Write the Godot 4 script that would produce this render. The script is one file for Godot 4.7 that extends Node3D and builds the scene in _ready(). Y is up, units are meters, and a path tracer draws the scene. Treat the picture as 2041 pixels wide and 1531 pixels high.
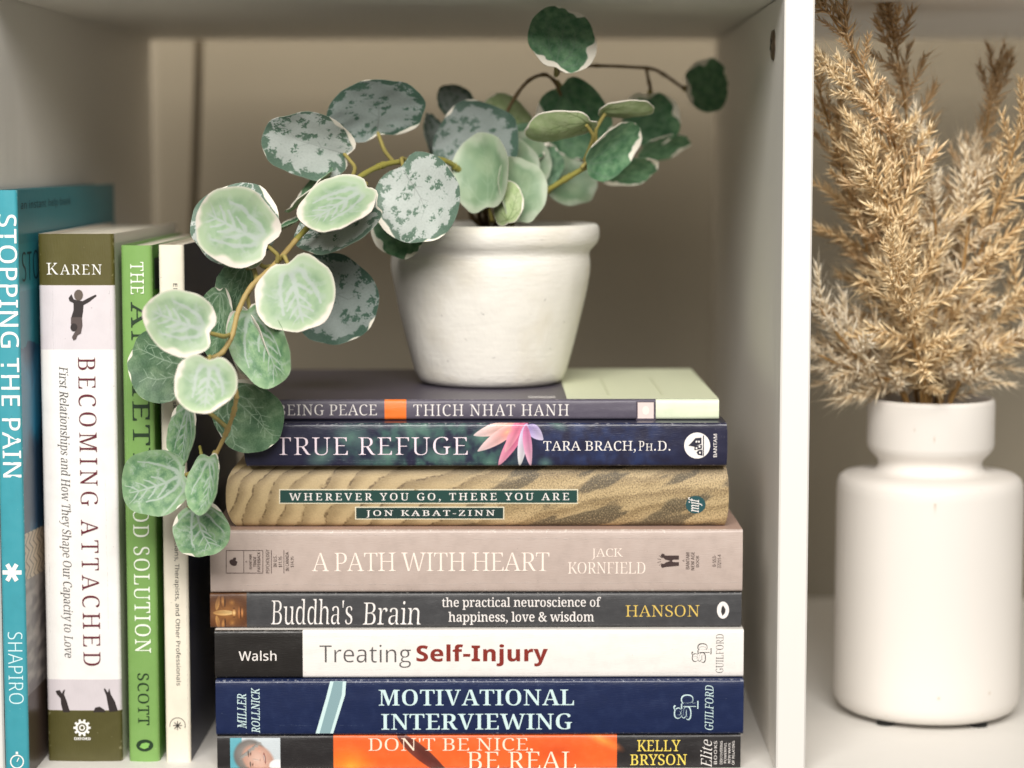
extends Node3D

# Lens of the photograph: sizes below are read off it in its own pixels (2041 x 1531) and turned into metres.
const FOCAL := 4600.0
const MIDDLE := Vector2(1020.5, 765.5)
const EYE_Z := 0.92
var eye := Vector3.ZERO
var look := Basis()
var rng := RandomNumberGenerator.new()
var inks := {}
var sheets := {}
var page_mats := []
var leaf_mats := {}

# ---------------------------------------------------------------- measuring
func ray(p: Vector2) -> Vector3:
	return look * Vector3((p.x - MIDDLE.x) / FOCAL, -(p.y - MIDDLE.y) / FOCAL, -1.0)

func spot(x: float, y: float, z: float) -> Vector3:
	var d := ray(Vector2(x, y))
	return eye + d * ((z - eye.z) / d.z)

func on_plane(n: Node3D, x: float, y: float, depth := 0.0) -> Vector2:
	# where the sight line through (x, y) meets the plane local z = depth of that thing
	var inv := n.transform.affine_inverse()
	var o := inv * eye
	var d := inv.basis * ray(Vector2(x, y))
	var h := o + d * ((depth - o.z) / d.z)
	return Vector2(h.x, h.y)

# ---------------------------------------------------------------- bookkeeping
func numbered(called: String, parent: Node) -> String:
	if not parent.has_node(called):
		return called
	var k := 1
	while parent.has_node("%s_%03d" % [called, k]):
		k += 1
	return "%s_%03d" % [called, k]

func thing(called: String, label: String, category: String, group := "") -> Node3D:
	var n := Node3D.new()
	n.name = numbered(called, self)
	n.set_meta("label", label)
	n.set_meta("category", category)
	if group != "":
		n.set_meta("group", group)
	add_child(n)
	return n

func part(called: String, mesh: Mesh, mat: Material, parent: Node, at := Transform3D()) -> MeshInstance3D:
	var m := MeshInstance3D.new()
	m.name = numbered(called, parent)
	m.mesh = mesh
	if mat:
		m.material_override = mat
	m.transform = at
	parent.add_child(m)
	return m

func ink(c: Color, rough := 0.45) -> StandardMaterial3D:
	var key := c.to_html() + str(rough)
	if not inks.has(key):
		var m := StandardMaterial3D.new()
		m.albedo_color = c
		m.roughness = rough
		inks[key] = m
	return inks[key]

func rgb8(r: float, g: float, b: float) -> Color:
	return Color(r / 255.0, g / 255.0, b / 255.0)

func noise(freq: float, sd: int, octaves := 3) -> FastNoiseLite:
	var n := FastNoiseLite.new()
	n.seed = sd
	n.frequency = freq
	n.noise_type = FastNoiseLite.TYPE_SIMPLEX_SMOOTH
	n.fractal_octaves = octaves
	return n

func tex(im: Image) -> ImageTexture:
	return ImageTexture.create_from_image(im)

func noise_tex(freq: float, sd: int, size := 256) -> NoiseTexture2D:
	var t := NoiseTexture2D.new()
	t.noise = noise(freq, sd, 4)
	t.width = size
	t.height = size
	t.seamless = true
	return t

# ---------------------------------------------------------------- shapes
func quad(st: SurfaceTool, a: Vector3, b: Vector3, c: Vector3, d: Vector3, ua := Vector2(), ub := Vector2(), uc := Vector2(), ud := Vector2()) -> void:
	# a b c d counter-clockwise seen from outside
	for q in [[a, ua], [c, uc], [b, ub], [a, ua], [d, ud], [c, uc]]:
		st.set_uv(q[1])
		st.add_vertex(q[0])

func box_mesh(size: Vector3, c := 0.0006) -> ArrayMesh:
	# a chamfered box centred on the origin
	var st := SurfaceTool.new()
	st.begin(Mesh.PRIMITIVE_TRIANGLES)
	st.set_smooth_group(-1)
	var h := size / 2.0
	for ax in 3:
		var b := (ax + 1) % 3
		var d := (ax + 2) % 3
		for s in [-1.0, 1.0]:
			var p := []
			for k in [[-1, -1], [1, -1], [1, 1], [-1, 1]]:
				var v := Vector3()
				v[ax] = s * h[ax]
				v[b] = k[0] * (h[b] - c)
				v[d] = k[1] * (h[d] - c)
				p.append(v)
			if s < 0:
				p.reverse()
			quad(st, p[0], p[1], p[2], p[3])
		for s in [-1.0, 1.0]:
			for t in [-1.0, 1.0]:
				# the edge along axis ax, between faces b and d
				var p := []
				for k in [[-1, 0], [1, 0], [1, 1], [-1, 1]]:
					var v := Vector3()
					v[ax] = k[0] * (h[ax] - c)
					v[b] = s * (h[b] - (0.0 if k[1] == 0 else c))
					v[d] = t * (h[d] - (c if k[1] == 0 else 0.0))
					p.append(v)
				if s * t < 0:
					p.reverse()
				quad(st, p[0], p[1], p[2], p[3])
	for sx in [-1.0, 1.0]:
		for sy in [-1.0, 1.0]:
			for sz in [-1.0, 1.0]:
				var s := Vector3(sx, sy, sz)
				var p := []
				for ax in 3:
					var v := (h - Vector3(c, c, c))
					v[ax] = h[ax]
					p.append(v * s)
				if sx * sy * sz > 0:
					p.reverse()
				for v in p:
					st.set_uv(Vector2())
					st.add_vertex(v)
	st.generate_normals()
	return st.commit()

func lathe(profile: PackedVector2Array, seg := 72, wobble := 0.0, sd := 1) -> ArrayMesh:
	var st := SurfaceTool.new()
	st.begin(Mesh.PRIMITIVE_TRIANGLES)
	st.set_smooth_group(0)
	var n := noise(1.0, sd, 2)
	var rows := profile.size()
	for i in rows:
		for j in seg + 1:
			var a := TAU * j / seg
			var r := profile[i].x
			r *= 1.0 + wobble * n.get_noise_3d(cos(a) * 1.6, sin(a) * 1.6, profile[i].y * 30.0)
			st.set_uv(Vector2(float(j) / seg, float(i) / (rows - 1)))
			st.add_vertex(Vector3(cos(a) * r, profile[i].y, sin(a) * r))
	for i in rows - 1:
		for j in seg:
			var a := i * (seg + 1) + j
			var b := a + seg + 1
			for k in [a, b + 1, b, a, a + 1, b + 1]:
				st.add_index(k)
	st.generate_normals()
	return st.commit()

func smooth_line(pts: Array, steps := 6) -> PackedVector3Array:
	var out := PackedVector3Array()
	for i in pts.size() - 1:
		var p0: Vector3 = pts[maxi(i - 1, 0)]
		var p1: Vector3 = pts[i]
		var p2: Vector3 = pts[i + 1]
		var p3: Vector3 = pts[mini(i + 2, pts.size() - 1)]
		for k in steps:
			out.append(p1.cubic_interpolate(p2, p0, p3, float(k) / steps))
	out.append(pts[-1])
	return out

func tube_into(st: SurfaceTool, line: PackedVector3Array, r0: float, r1: float, sides := 7, lump := 0.0) -> void:
	var n := line.size()
	var side := Vector3.RIGHT
	var rings := []
	for i in n:
		var t := (line[mini(i + 1, n - 1)] - line[maxi(i - 1, 0)]).normalized()
		if absf(side.dot(t)) > 0.95:
			side = Vector3.UP if absf(t.y) < 0.9 else Vector3.RIGHT
		side = (side - t * side.dot(t)).normalized()
		var up := t.cross(side)
		var r := lerpf(r0, r1, float(i) / (n - 1))
		r *= 1.0 + lump * sin(i * 2.3)
		var ring := []
		for j in sides:
			var a := TAU * j / sides
			ring.append([line[i] + (side * cos(a) + up * sin(a)) * r, side * cos(a) + up * sin(a)])
		rings.append(ring)
	for i in n - 1:
		for j in sides:
			var k := (j + 1) % sides
			for q in [rings[i][j], rings[i + 1][k], rings[i][k], rings[i][j], rings[i + 1][j], rings[i + 1][k]]:
				st.set_normal(q[1])
				st.set_uv(Vector2())
				st.add_vertex(q[0])
	for e in [0, n - 1]:
		var t: Vector3 = (line[1] - line[0]).normalized() if e == 0 else (line[n - 1] - line[n - 2]).normalized()
		for j in sides:
			var k := (j + 1) % sides
			var tri := [line[e], rings[e][j][0], rings[e][k][0]] if e == 0 else [line[e], rings[e][k][0], rings[e][j][0]]
			for v in tri:
				st.set_normal(-t if e == 0 else t)
				st.set_uv(Vector2())
				st.add_vertex(v)

func tube(line: PackedVector3Array, r0: float, r1: float, sides := 7, lump := 0.0) -> ArrayMesh:
	var st := SurfaceTool.new()
	st.begin(Mesh.PRIMITIVE_TRIANGLES)
	tube_into(st, line, r0, r1, sides, lump)
	return st.commit()

# ---------------------------------------------------------------- print on paper
func blob(im: Image, c: Vector2, r: Vector2, deg: float, inner: Color, outer: Color, soft := 0.1) -> void:
	var ext := maxf(r.x, r.y) * (1.0 + soft)
	var co := cos(deg_to_rad(deg))
	var si := sin(deg_to_rad(deg))
	for y in range(maxi(0, int(c.y - ext)), mini(im.get_height(), int(c.y + ext) + 1)):
		for x in range(maxi(0, int(c.x - ext)), mini(im.get_width(), int(c.x + ext) + 1)):
			var d := Vector2(x, y) - c
			var q := Vector2((d.x * co + d.y * si) / r.x, (-d.x * si + d.y * co) / r.y).length()
			if q < 1.0 + soft:
				var a := clampf((1.0 + soft - q) / (2.0 * soft + 0.001), 0.0, 1.0)
				var col := inner.lerp(outer, clampf(q, 0.0, 1.0))
				im.set_pixel(x, y, im.get_pixel(x, y).lerp(col, a * col.a))

func petal(im: Image, a: Vector2, b: Vector2, w: float, ca: Color, cb: Color) -> void:
	# a pointed petal from a to b, coloured from root to tip
	var l := a.distance_to(b)
	var t := (b - a) / l
	var lo := a.min(b) - Vector2(w, w)
	var hi := a.max(b) + Vector2(w, w)
	for y in range(maxi(0, int(lo.y)), mini(im.get_height(), int(hi.y) + 1)):
		for x in range(maxi(0, int(lo.x)), mini(im.get_width(), int(hi.x) + 1)):
			var d := Vector2(x, y) - a
			var u := d.dot(t) / l
			if u < 0.0 or u > 1.0:
				continue
			var v := absf(d.cross(t)) / w
			var edge := pow(sin(PI * pow(u, 0.8)), 0.7)
			if v < edge:
				var col := ca.lerp(cb, u)
				col = col.darkened(0.18 * (1.0 - absf(d.cross(t) / w - 0.25)))
				im.set_pixel(x, y, im.get_pixel(x, y).lerp(col, clampf((edge - v) * w * 0.8, 0.0, 1.0)))

func bar(im: Image, k: float, org: Vector2, r: Array, c: Color) -> void:
	im.fill_rect(Rect2i(int((r[0] - org.x) * k), int((r[1] - org.y) * k), int((r[2] - r[0]) * k) + 1, int((r[3] - r[1]) * k) + 1), c)

func worn(im: Image, sd: int, along_x: bool, amount := 1.0) -> void:
	# faint mottling, rubbed edges, specks
	var n := noise(0.02, sd, 4)
	var f := noise(0.25, sd + 9, 2)
	var w := im.get_width()
	var h := im.get_height()
	for y in h:
		for x in w:
			var across := float(y) / h if along_x else float(x) / w
			var e := minf(across, 1.0 - across)
			var c := im.get_pixel(x, y)
			var k := n.get_noise_2d(x, y) * 0.05 * amount
			if e < 0.07 and f.get_noise_2d(x * 0.3, y * 0.3) > 0.25 + e * 5.0:
				c = c.lerp(Color(0.86, 0.84, 0.8), 0.5 * amount)
			c = c.lightened(k) if k > 0 else c.darkened(-k)
			im.set_pixel(x, y, c)
	var rg := RandomNumberGenerator.new()
	rg.seed = sd
	# reading creases and soft folds along the spine
	for i in 4:
		var at := rg.randf_range(0.08, 0.2) if i % 2 else rg.randf_range(0.8, 0.92)
		var from := rg.randf() * 0.7
		var until := from + rg.randf_range(0.15, 0.6)
		var long := w if along_x else h
		var wide := h if along_x else w
		for t in range(int(from * long), mini(long, int(until * long))):
			var q := clampi(int((at + 0.02 * n.get_noise_2d(t * 0.4, i * 90.0)) * wide), 1, wide - 2)
			var k := 0.4 * amount * absf(f.get_noise_2d(t * 0.3, i * 50.0))
			var p := Vector2i(t, q) if along_x else Vector2i(q, t)
			im.set_pixelv(p, im.get_pixelv(p).lightened(k))
			p += Vector2i(0, 1) if along_x else Vector2i(1, 0)
			im.set_pixelv(p, im.get_pixelv(p).darkened(k * 0.8))
	# rubbed corners
	for i in int(60 * amount):
		var p := Vector2i(int(absf(rg.randfn(0.0, 4.0))), int(absf(rg.randfn(0.0, 4.0))))
		if rg.randf() < 0.5:
			p.x = w - 1 - p.x
		if rg.randf() < 0.5:
			p.y = h - 1 - p.y
		p = p.clamp(Vector2i.ZERO, Vector2i(w - 1, h - 1))
		im.set_pixelv(p, im.get_pixelv(p).lerp(Color(0.85, 0.83, 0.79), 0.6))
	for i in int(26 * amount):
		var p := Vector2i(rg.randi_range(1, w - 3), rg.randi_range(1, h - 3))
		var c := im.get_pixel(p.x, p.y)
		c = c.lerp(Color(0.9, 0.88, 0.84) if rg.randf() < 0.7 and c.get_luminance() < 0.6 else Color(0.25, 0.22, 0.2), 0.45)
		im.set_pixel(p.x, p.y, c)
		if rg.randf() < 0.4:
			im.set_pixel(p.x + 1, p.y, c)

func page(w: float, h: float, k: float, c: Color) -> Image:
	var im := Image.create(int(w * k), int(h * k), false, Image.FORMAT_RGB8)
	im.fill(c)
	return im

func paper(im: Image, rough := 0.42) -> StandardMaterial3D:
	var m := StandardMaterial3D.new()
	m.albedo_texture = tex(im)
	m.roughness = rough
	m.texture_repeat = false
	m.heightmap_enabled = true
	m.heightmap_texture = sheets.grain
	m.heightmap_scale = 0.004
	return m

# ---------------------------------------------------------------- lettering
func face(kind: String, weight := 0.0, gap := 0.0) -> Font:
	var key := "%s%s%s" % [kind, weight, gap]
	if not sheets.has(key):
		var sf := SystemFont.new()
		sf.font_names = PackedStringArray(["Droid " + kind.trim_suffix("Bold")])
		if kind.ends_with("Bold"):
			sf.font_weight = 700
		var fv := FontVariation.new()
		fv.base_font = sf
		fv.variation_embolden = clampf(weight * 0.5, -0.36, 0.12)
		fv.spacing_glyph = int(gap)
		sheets[key] = fv
	return sheets[key]

func letters(text: String, font: Font, turn := 0, lean := 0.0) -> Array:
	# [points, indices], turned by quarter turns, scaled to the unit square
	var tm := TextMesh.new()
	tm.text = text
	tm.font = font
	tm.font_size = 72
	tm.pixel_size = 0.01
	tm.depth = 0.0
	tm.curve_step = 1.0
	var arr := tm.surface_get_arrays(0)
	var v: PackedVector3Array = arr[Mesh.ARRAY_VERTEX]
	var idx: PackedInt32Array = arr[Mesh.ARRAY_INDEX]
	var pts := PackedVector2Array()
	var lo := Vector2(1e9, 1e9)
	var hi := -lo
	for p in v:
		var q := Vector2(p.x + p.y * lean, p.y)
		if turn == -1:
			q = Vector2(q.y, -q.x)
		elif turn == 1:
			q = Vector2(-q.y, q.x)
		pts.append(q)
		lo = lo.min(q)
		hi = hi.max(q)
	for i in pts.size():
		pts[i] = (pts[i] - lo) / (hi - lo)
	return [pts, idx]

func flat_mesh(pts: PackedVector3Array, idx: PackedInt32Array, n: Vector3) -> ArrayMesh:
	var arr := []
	arr.resize(Mesh.ARRAY_MAX)
	var nn := PackedVector3Array()
	nn.resize(pts.size())
	nn.fill(n)
	arr[Mesh.ARRAY_VERTEX] = pts
	arr[Mesh.ARRAY_NORMAL] = nn
	arr[Mesh.ARRAY_INDEX] = idx
	var m := ArrayMesh.new()
	m.add_surface_from_arrays(Mesh.PRIMITIVE_TRIANGLES, arr)
	return m

func lift(b: Node3D, p: Vector2) -> float:
	# how far the spine bulges at that place
	var t: float = b.get_meta("thick")
	var a: float = p.x + t / 2.0 if b.get_meta("upright") else p.y
	return b.get_meta("bulge") * sin(PI * clampf(a / t, 0.0, 1.0))

func write(b: Node3D, text: String, r: Array, c: Color, font: Font, turn := 0, lean := 0.0, up := 0.00016, called := "title_lettering") -> void:
	# print that text on the spine of book b inside the rectangle r (photograph pixels)
	var l := letters(text, font, turn, lean)
	var mid := Vector2((r[0] + r[2]) / 2.0, (r[1] + r[3]) / 2.0)
	var m := on_plane(b, mid.x, mid.y)
	var w := on_plane(b, r[2], mid.y).x - on_plane(b, r[0], mid.y).x
	var h := on_plane(b, mid.x, r[1]).y - on_plane(b, mid.x, r[3]).y
	var out := PackedVector3Array()
	for p in l[0]:
		var q := m + Vector2((p.x - 0.5) * w, (p.y - 0.5) * h)
		out.append(Vector3(q.x, q.y, lift(b, q) + up))
	part(called, flat_mesh(out, l[1], Vector3.BACK), ink(c), b)

func shape(b: Node3D, pts: Array, c: Color, up := 0.00012, called := "printed_emblem") -> void:
	# a flat printed polygon on the spine, corners in photograph pixels; cut into bands so that it follows the spine's curve
	var flat := PackedVector2Array()
	for p in pts:
		flat.append(on_plane(b, p[0], p[1]))
	var lo := Vector2(1e9, 1e9)
	var hi := -lo
	for p in flat:
		lo = lo.min(p)
		hi = hi.max(p)
	var ax := 0 if b.get_meta("upright") else 1
	var bands := maxi(1, ceili((hi[ax] - lo[ax]) / 0.0015))
	var out := PackedVector3Array()
	var idx := PackedInt32Array()
	for k in bands:
		var r0 := lo - Vector2(0.001, 0.001)
		var r1 := hi + Vector2(0.001, 0.001)
		if k > 0:
			r0[ax] = lerpf(lo[ax], hi[ax], float(k) / bands)
		if k < bands - 1:
			r1[ax] = lerpf(lo[ax], hi[ax], float(k + 1) / bands)
		# clipping works on coarse units: use micrometres
		var m := 1e6
		var big := PackedVector2Array()
		for p in flat:
			big.append(p * m)
		var cut := Geometry2D.intersect_polygons(big, PackedVector2Array([r0 * m, Vector2(r1.x, r0.y) * m, r1 * m, Vector2(r0.x, r1.y) * m]))
		for piece in cut:
			var tri := Geometry2D.triangulate_polygon(piece)
			var first := out.size()
			for p in piece:
				out.append(Vector3(p.x / m, p.y / m, lift(b, p / m) + up))
			for i in range(0, tri.size(), 3):
				var e := [tri[i], tri[i + 1], tri[i + 2]]
				if (piece[e[1]] - piece[e[0]]).cross(piece[e[2]] - piece[e[0]]) > 0:
					e = [e[0], e[2], e[1]]
				for v in e:
					idx.append(first + v)
	part(called, flat_mesh(out, idx, Vector3.BACK), ink(c), b)

func oval(cx: float, cy: float, rx: float, ry: float, n := 28, deg := 0.0) -> Array:
	var out := []
	for i in n:
		var v := Vector2(cos(TAU * i / n) * rx, sin(TAU * i / n) * ry).rotated(deg_to_rad(deg))
		out.append([cx + v.x, cy + v.y])
	return out

func strip(x0: float, y0: float, x1: float, y1: float, w: float) -> Array:
	var d := Vector2(x1 - x0, y1 - y0).normalized().orthogonal() * w / 2.0
	return [[x0 + d.x, y0 + d.y], [x1 + d.x, y1 + d.y], [x1 - d.x, y1 - d.y], [x0 - d.x, y0 - d.y]]

func ring(b: Node3D, cx: float, cy: float, r: float, w: float, c: Color, a0 := 0.0, a1 := 360.0) -> void:
	var pts := []
	var n := 24
	for i in n + 1:
		var a := deg_to_rad(lerpf(a0, a1 - 0.5, float(i) / n))
		pts.append([cx + cos(a) * r, cy + sin(a) * r])
	for i in n + 1:
		var a := deg_to_rad(lerpf(a1 - 0.5, a0, float(i) / n))
		pts.append([cx + cos(a) * (r - w), cy + sin(a) * (r - w)])
	shape(b, pts, c)

func initials(b: Node3D, r: Array, c: Color, inside: Color) -> void:
	# the publisher's outlined g and p, staggered and lying on their side
	var w: float = r[2] - r[0]
	var h: float = r[3] - r[1]
	for s in [["g", 0.0, 0.42, 0.72, 1.0], ["p", 0.3, 0.0, 1.0, 0.56]]:
		var q := [r[0] + w * s[1], r[1] + h * s[2], r[0] + w * s[3], r[1] + h * s[4]]
		write(b, s[0], q, c, face("SerifBold", 0.1), 1, 0.0, 0.00016, "printed_emblem")
		var i := w * 0.045
		write(b, s[0], [q[0] + i, q[1] + i, q[2] - i, q[3] - i], inside, face("SerifBold", -0.7), 1, 0.0, 0.0003, "printed_emblem")

# ---------------------------------------------------------------- books
func sheet_strip(prof: PackedVector2Array, l: float, upright: bool, closed_ends: bool, end_curve := 0.0, sd := 0) -> ArrayMesh:
	# a closed profile (thickness, depth) drawn out along the length; v runs round the first half of it
	var st := SurfaceTool.new()
	st.begin(Mesh.PRIMITIVE_TRIANGLES)
	var n := prof.size()
	var half := n / 2
	var cols := 24
	var nz := noise(18.0, sd, 3)
	var t0 := 1e9
	var t1 := -1e9
	var arc := [0.0]
	for p in prof:
		t0 = minf(t0, p.x)
		t1 = maxf(t1, p.x)
	for i in range(1, half):
		arc.append(arc[-1] + prof[i].distance_to(prof[i - 1]))
	var place := func(i: int, k: int) -> Vector3:
		var p := prof[i]
		var u := float(k) / cols
		var across := absf(2.0 * (p.x - t0) / (t1 - t0) - 1.0)
		var e := end_curve * pow(across, 3.0)
		var a := lerpf(-l / 2.0 + e, l / 2.0 - e * 0.35, u)
		var d := p.y + nz.get_noise_2d(u * 3.0, p.x * 8.0) * 0.00022
		return Vector3(p.x, a, d) if upright else Vector3(a, p.x, d)
	for i in n:
		var j := (i + 1) % n
		st.set_smooth_group(0 if i < half - 1 else (1 if i < half else 2))
		for k in cols:
			var va: float = float(arc[mini(i, half - 1)]) / arc[-1]
			var vb: float = float(arc[mini(i + 1, half - 1)]) / arc[-1]
			var q := [place.call(i, k), place.call(i, k + 1), place.call(j, k + 1), place.call(j, k)]
			var uv: Array
			if upright:
				uv = [Vector2(va, 1.0 - float(k) / cols), Vector2(va, 1.0 - float(k + 1) / cols), Vector2(vb, 1.0 - float(k + 1) / cols), Vector2(vb, 1.0 - float(k) / cols)]
				quad(st, q[3], q[2], q[1], q[0], uv[3], uv[2], uv[1], uv[0])
			else:
				uv = [Vector2(float(k) / cols, 1.0 - va), Vector2(float(k + 1) / cols, 1.0 - va), Vector2(float(k + 1) / cols, 1.0 - vb), Vector2(float(k) / cols, 1.0 - vb)]
				quad(st, q[0], q[1], q[2], q[3], uv[0], uv[1], uv[2], uv[3])
	if closed_ends:
		st.set_smooth_group(-1)
		for e in [0, cols]:
			for i in half - 1:
				var a: Vector3 = place.call(i, e)
				var b: Vector3 = place.call(i + 1, e)
				var c: Vector3 = place.call(n - 2 - i, e)
				var d: Vector3 = place.call(n - 1 - i, e)
				if (e == 0) != upright:
					quad(st, a, b, c, d)
				else:
					quad(st, d, c, b, a)
	st.generate_normals()
	return st.commit()

func outline(pts: PackedVector2Array, thick: float) -> PackedVector2Array:
	# pts and their inner offset, as one closed profile
	var out := PackedVector2Array(pts)
	var n := pts.size()
	for i in range(n - 1, -1, -1):
		var t := (pts[mini(i + 1, n - 1)] - pts[maxi(i - 1, 0)]).normalized()
		out.append(pts[i] + Vector2(-t.y, t.x) * thick)
	return out

func book(called: String, label: String, r: Array, z: float, yaw: float, depth: float, upright: bool, spine_mat: Material, front: Material, back: Material, opt := {}) -> Node3D:
	# r: the spine in photograph pixels; opt.base: the height its lower face rests on
	var b := thing(called, label, "book", opt.get("group", ""))
	var xm: float = (r[0] + r[2]) / 2.0
	var ym: float = (r[1] + r[3]) / 2.0
	b.position = spot(xm, ym, z)
	b.rotation.y = deg_to_rad(yaw)
	b.rotation.z = deg_to_rad(opt.get("lean", 0.0))
	var x0 := on_plane(b, r[0], ym).x
	var x1 := on_plane(b, r[2], ym).x
	var base: float = opt.get("base", 0.0)
	var top := spot(xm, r[1], z).y
	b.position = Vector3(b.position.x, base, b.position.z) + b.basis.x * ((x0 + x1) / 2.0)
	var w := x1 - x0
	var h := top - base
	if opt.has("height"):
		h = opt.height
	var l := h if upright else w
	var t := w if upright else h
	var bulge: float = opt.get("bulge", 0.0003)
	var rr: float = opt.get("round", 0.0012)
	var c := 0.0005
	b.set_meta("thick", t)
	b.set_meta("bulge", bulge)
	b.set_meta("upright", upright)
	b.set_meta("top", base + h)
	# profile from the lower (or left) cover round the spine to the other cover
	var sp := PackedVector2Array()
	for i in 5:
		var a := PI / 2.0 * i / 4.0
		sp.append(Vector2(rr - rr * cos(a), -rr + rr * sin(a)))
	for i in range(1, 10):
		var f := i / 10.0
		sp.append(Vector2(lerpf(rr, t - rr, f), 0.0))
	for i in 5:
		var a := PI / 2.0 * (1.0 - i / 4.0)
		sp.append(Vector2(t - rr + rr * cos(a), -rr + rr * sin(a)))
	for i in sp.size():
		sp[i].y += bulge * sin(PI * clampf(sp[i].x / t, 0.0, 1.0))
	var off := Vector2(-t / 2.0, 0.0) if upright else Vector2.ZERO
	var put := func(p: PackedVector2Array) -> PackedVector2Array:
		var q := PackedVector2Array()
		for v in p:
			q.append(v + off)
		return q
	# (t, d) plane: for a lying book t is up; turning inwards keeps the sheet inside
	var lie := Transform3D(Basis(), Vector3(0, 0, 0)) if not upright else Transform3D(Basis(), Vector3(0, l / 2.0, 0))
	var e: float = opt.get("end_curve", 0.0)
	part("spine", sheet_strip(put.call(outline(sp, -c)), l, upright, true, e, hash(called)), spine_mat, b, lie)
	var lower := PackedVector2Array()
	var upper := PackedVector2Array()
	for i in 9:
		var d := lerpf(-depth, -rr, i / 8.0)
		var flare: float = opt.get("flare", 0.0) * pow(1.0 - i / 8.0, 2.0)
		lower.append(Vector2(0.0 - flare, d))
		upper.append(Vector2(t + flare, d))
	upper.reverse()
	part("back_cover" , sheet_strip(put.call(outline(lower, -c)), l, upright, true, e, 3), back, b, lie)
	part("front_cover", sheet_strip(put.call(outline(upper, -c)), l, upright, true, e, 4), front, b, lie)
	var inset: float = opt.get("inset", 0.0012) + e * 0.6
	var ps := Vector3(t - 2.2 * c, l - 2.0 * inset, depth - rr - 0.003) if upright else Vector3(l - 2.0 * inset, t - 2.2 * c, depth - rr - 0.003)
	var pc := Vector3(0, l / 2.0, -rr - ps.z / 2.0 - 0.0005) if upright else Vector3(0, t / 2.0, -rr - ps.z / 2.0 - 0.0005)
	part("page_block", box_mesh(ps, 0.0003), page_mats[1 if upright else 0], b, Transform3D(Basis(), pc))
	return b

# ---------------------------------------------------------------- leaves
func veins(sd: int, twigs := true) -> Array:
	# [from, to, width] of the veins in a leaf whose stalk meets it at (0, -0.86)
	var rg := RandomNumberGenerator.new()
	rg.seed = sd
	var out := []
	var root := Vector2(0, -0.86)
	for a in [90.0, 52.0, 128.0, 18.0, 162.0]:
		var p := root
		var dir := deg_to_rad(a + rg.randf_range(-6, 6))
		var steps := 6 if a == 90.0 else 5
		var w := 1.0
		for k in steps:
			var q := p + Vector2(cos(dir), sin(dir)) * 0.27
			out.append([p, q, w])
			if k >= 1 and twigs:
				for s in [-1.0, 1.0]:
					var b: float = dir + s * rg.randf_range(0.6, 0.95)
					var e := q + Vector2(cos(b), sin(b)) * rg.randf_range(0.16, 0.3)
					out.append([q, e, w * 0.6])
			if not twigs and a == 90.0 and k >= 1 and k < 5:
				for s in [-1.0, 1.0]:
					var sd2: float = dir + s * rg.randf_range(0.7, 0.95)
					var e1 := q + Vector2(cos(sd2), sin(sd2)) * 0.26
					var e2 := e1 + Vector2(cos(sd2 - s * 0.2), sin(sd2 - s * 0.2)) * rg.randf_range(0.12, 0.26)
					out.append([q, e1, w * 0.8])
					out.append([e1, e2, w * 0.55])
			p = q
			w *= 0.82
			dir += rg.randf_range(-0.16, 0.16) + (0.14 if a < 90.0 else (-0.14 if a > 90.0 else 0.0))
	return out

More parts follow.
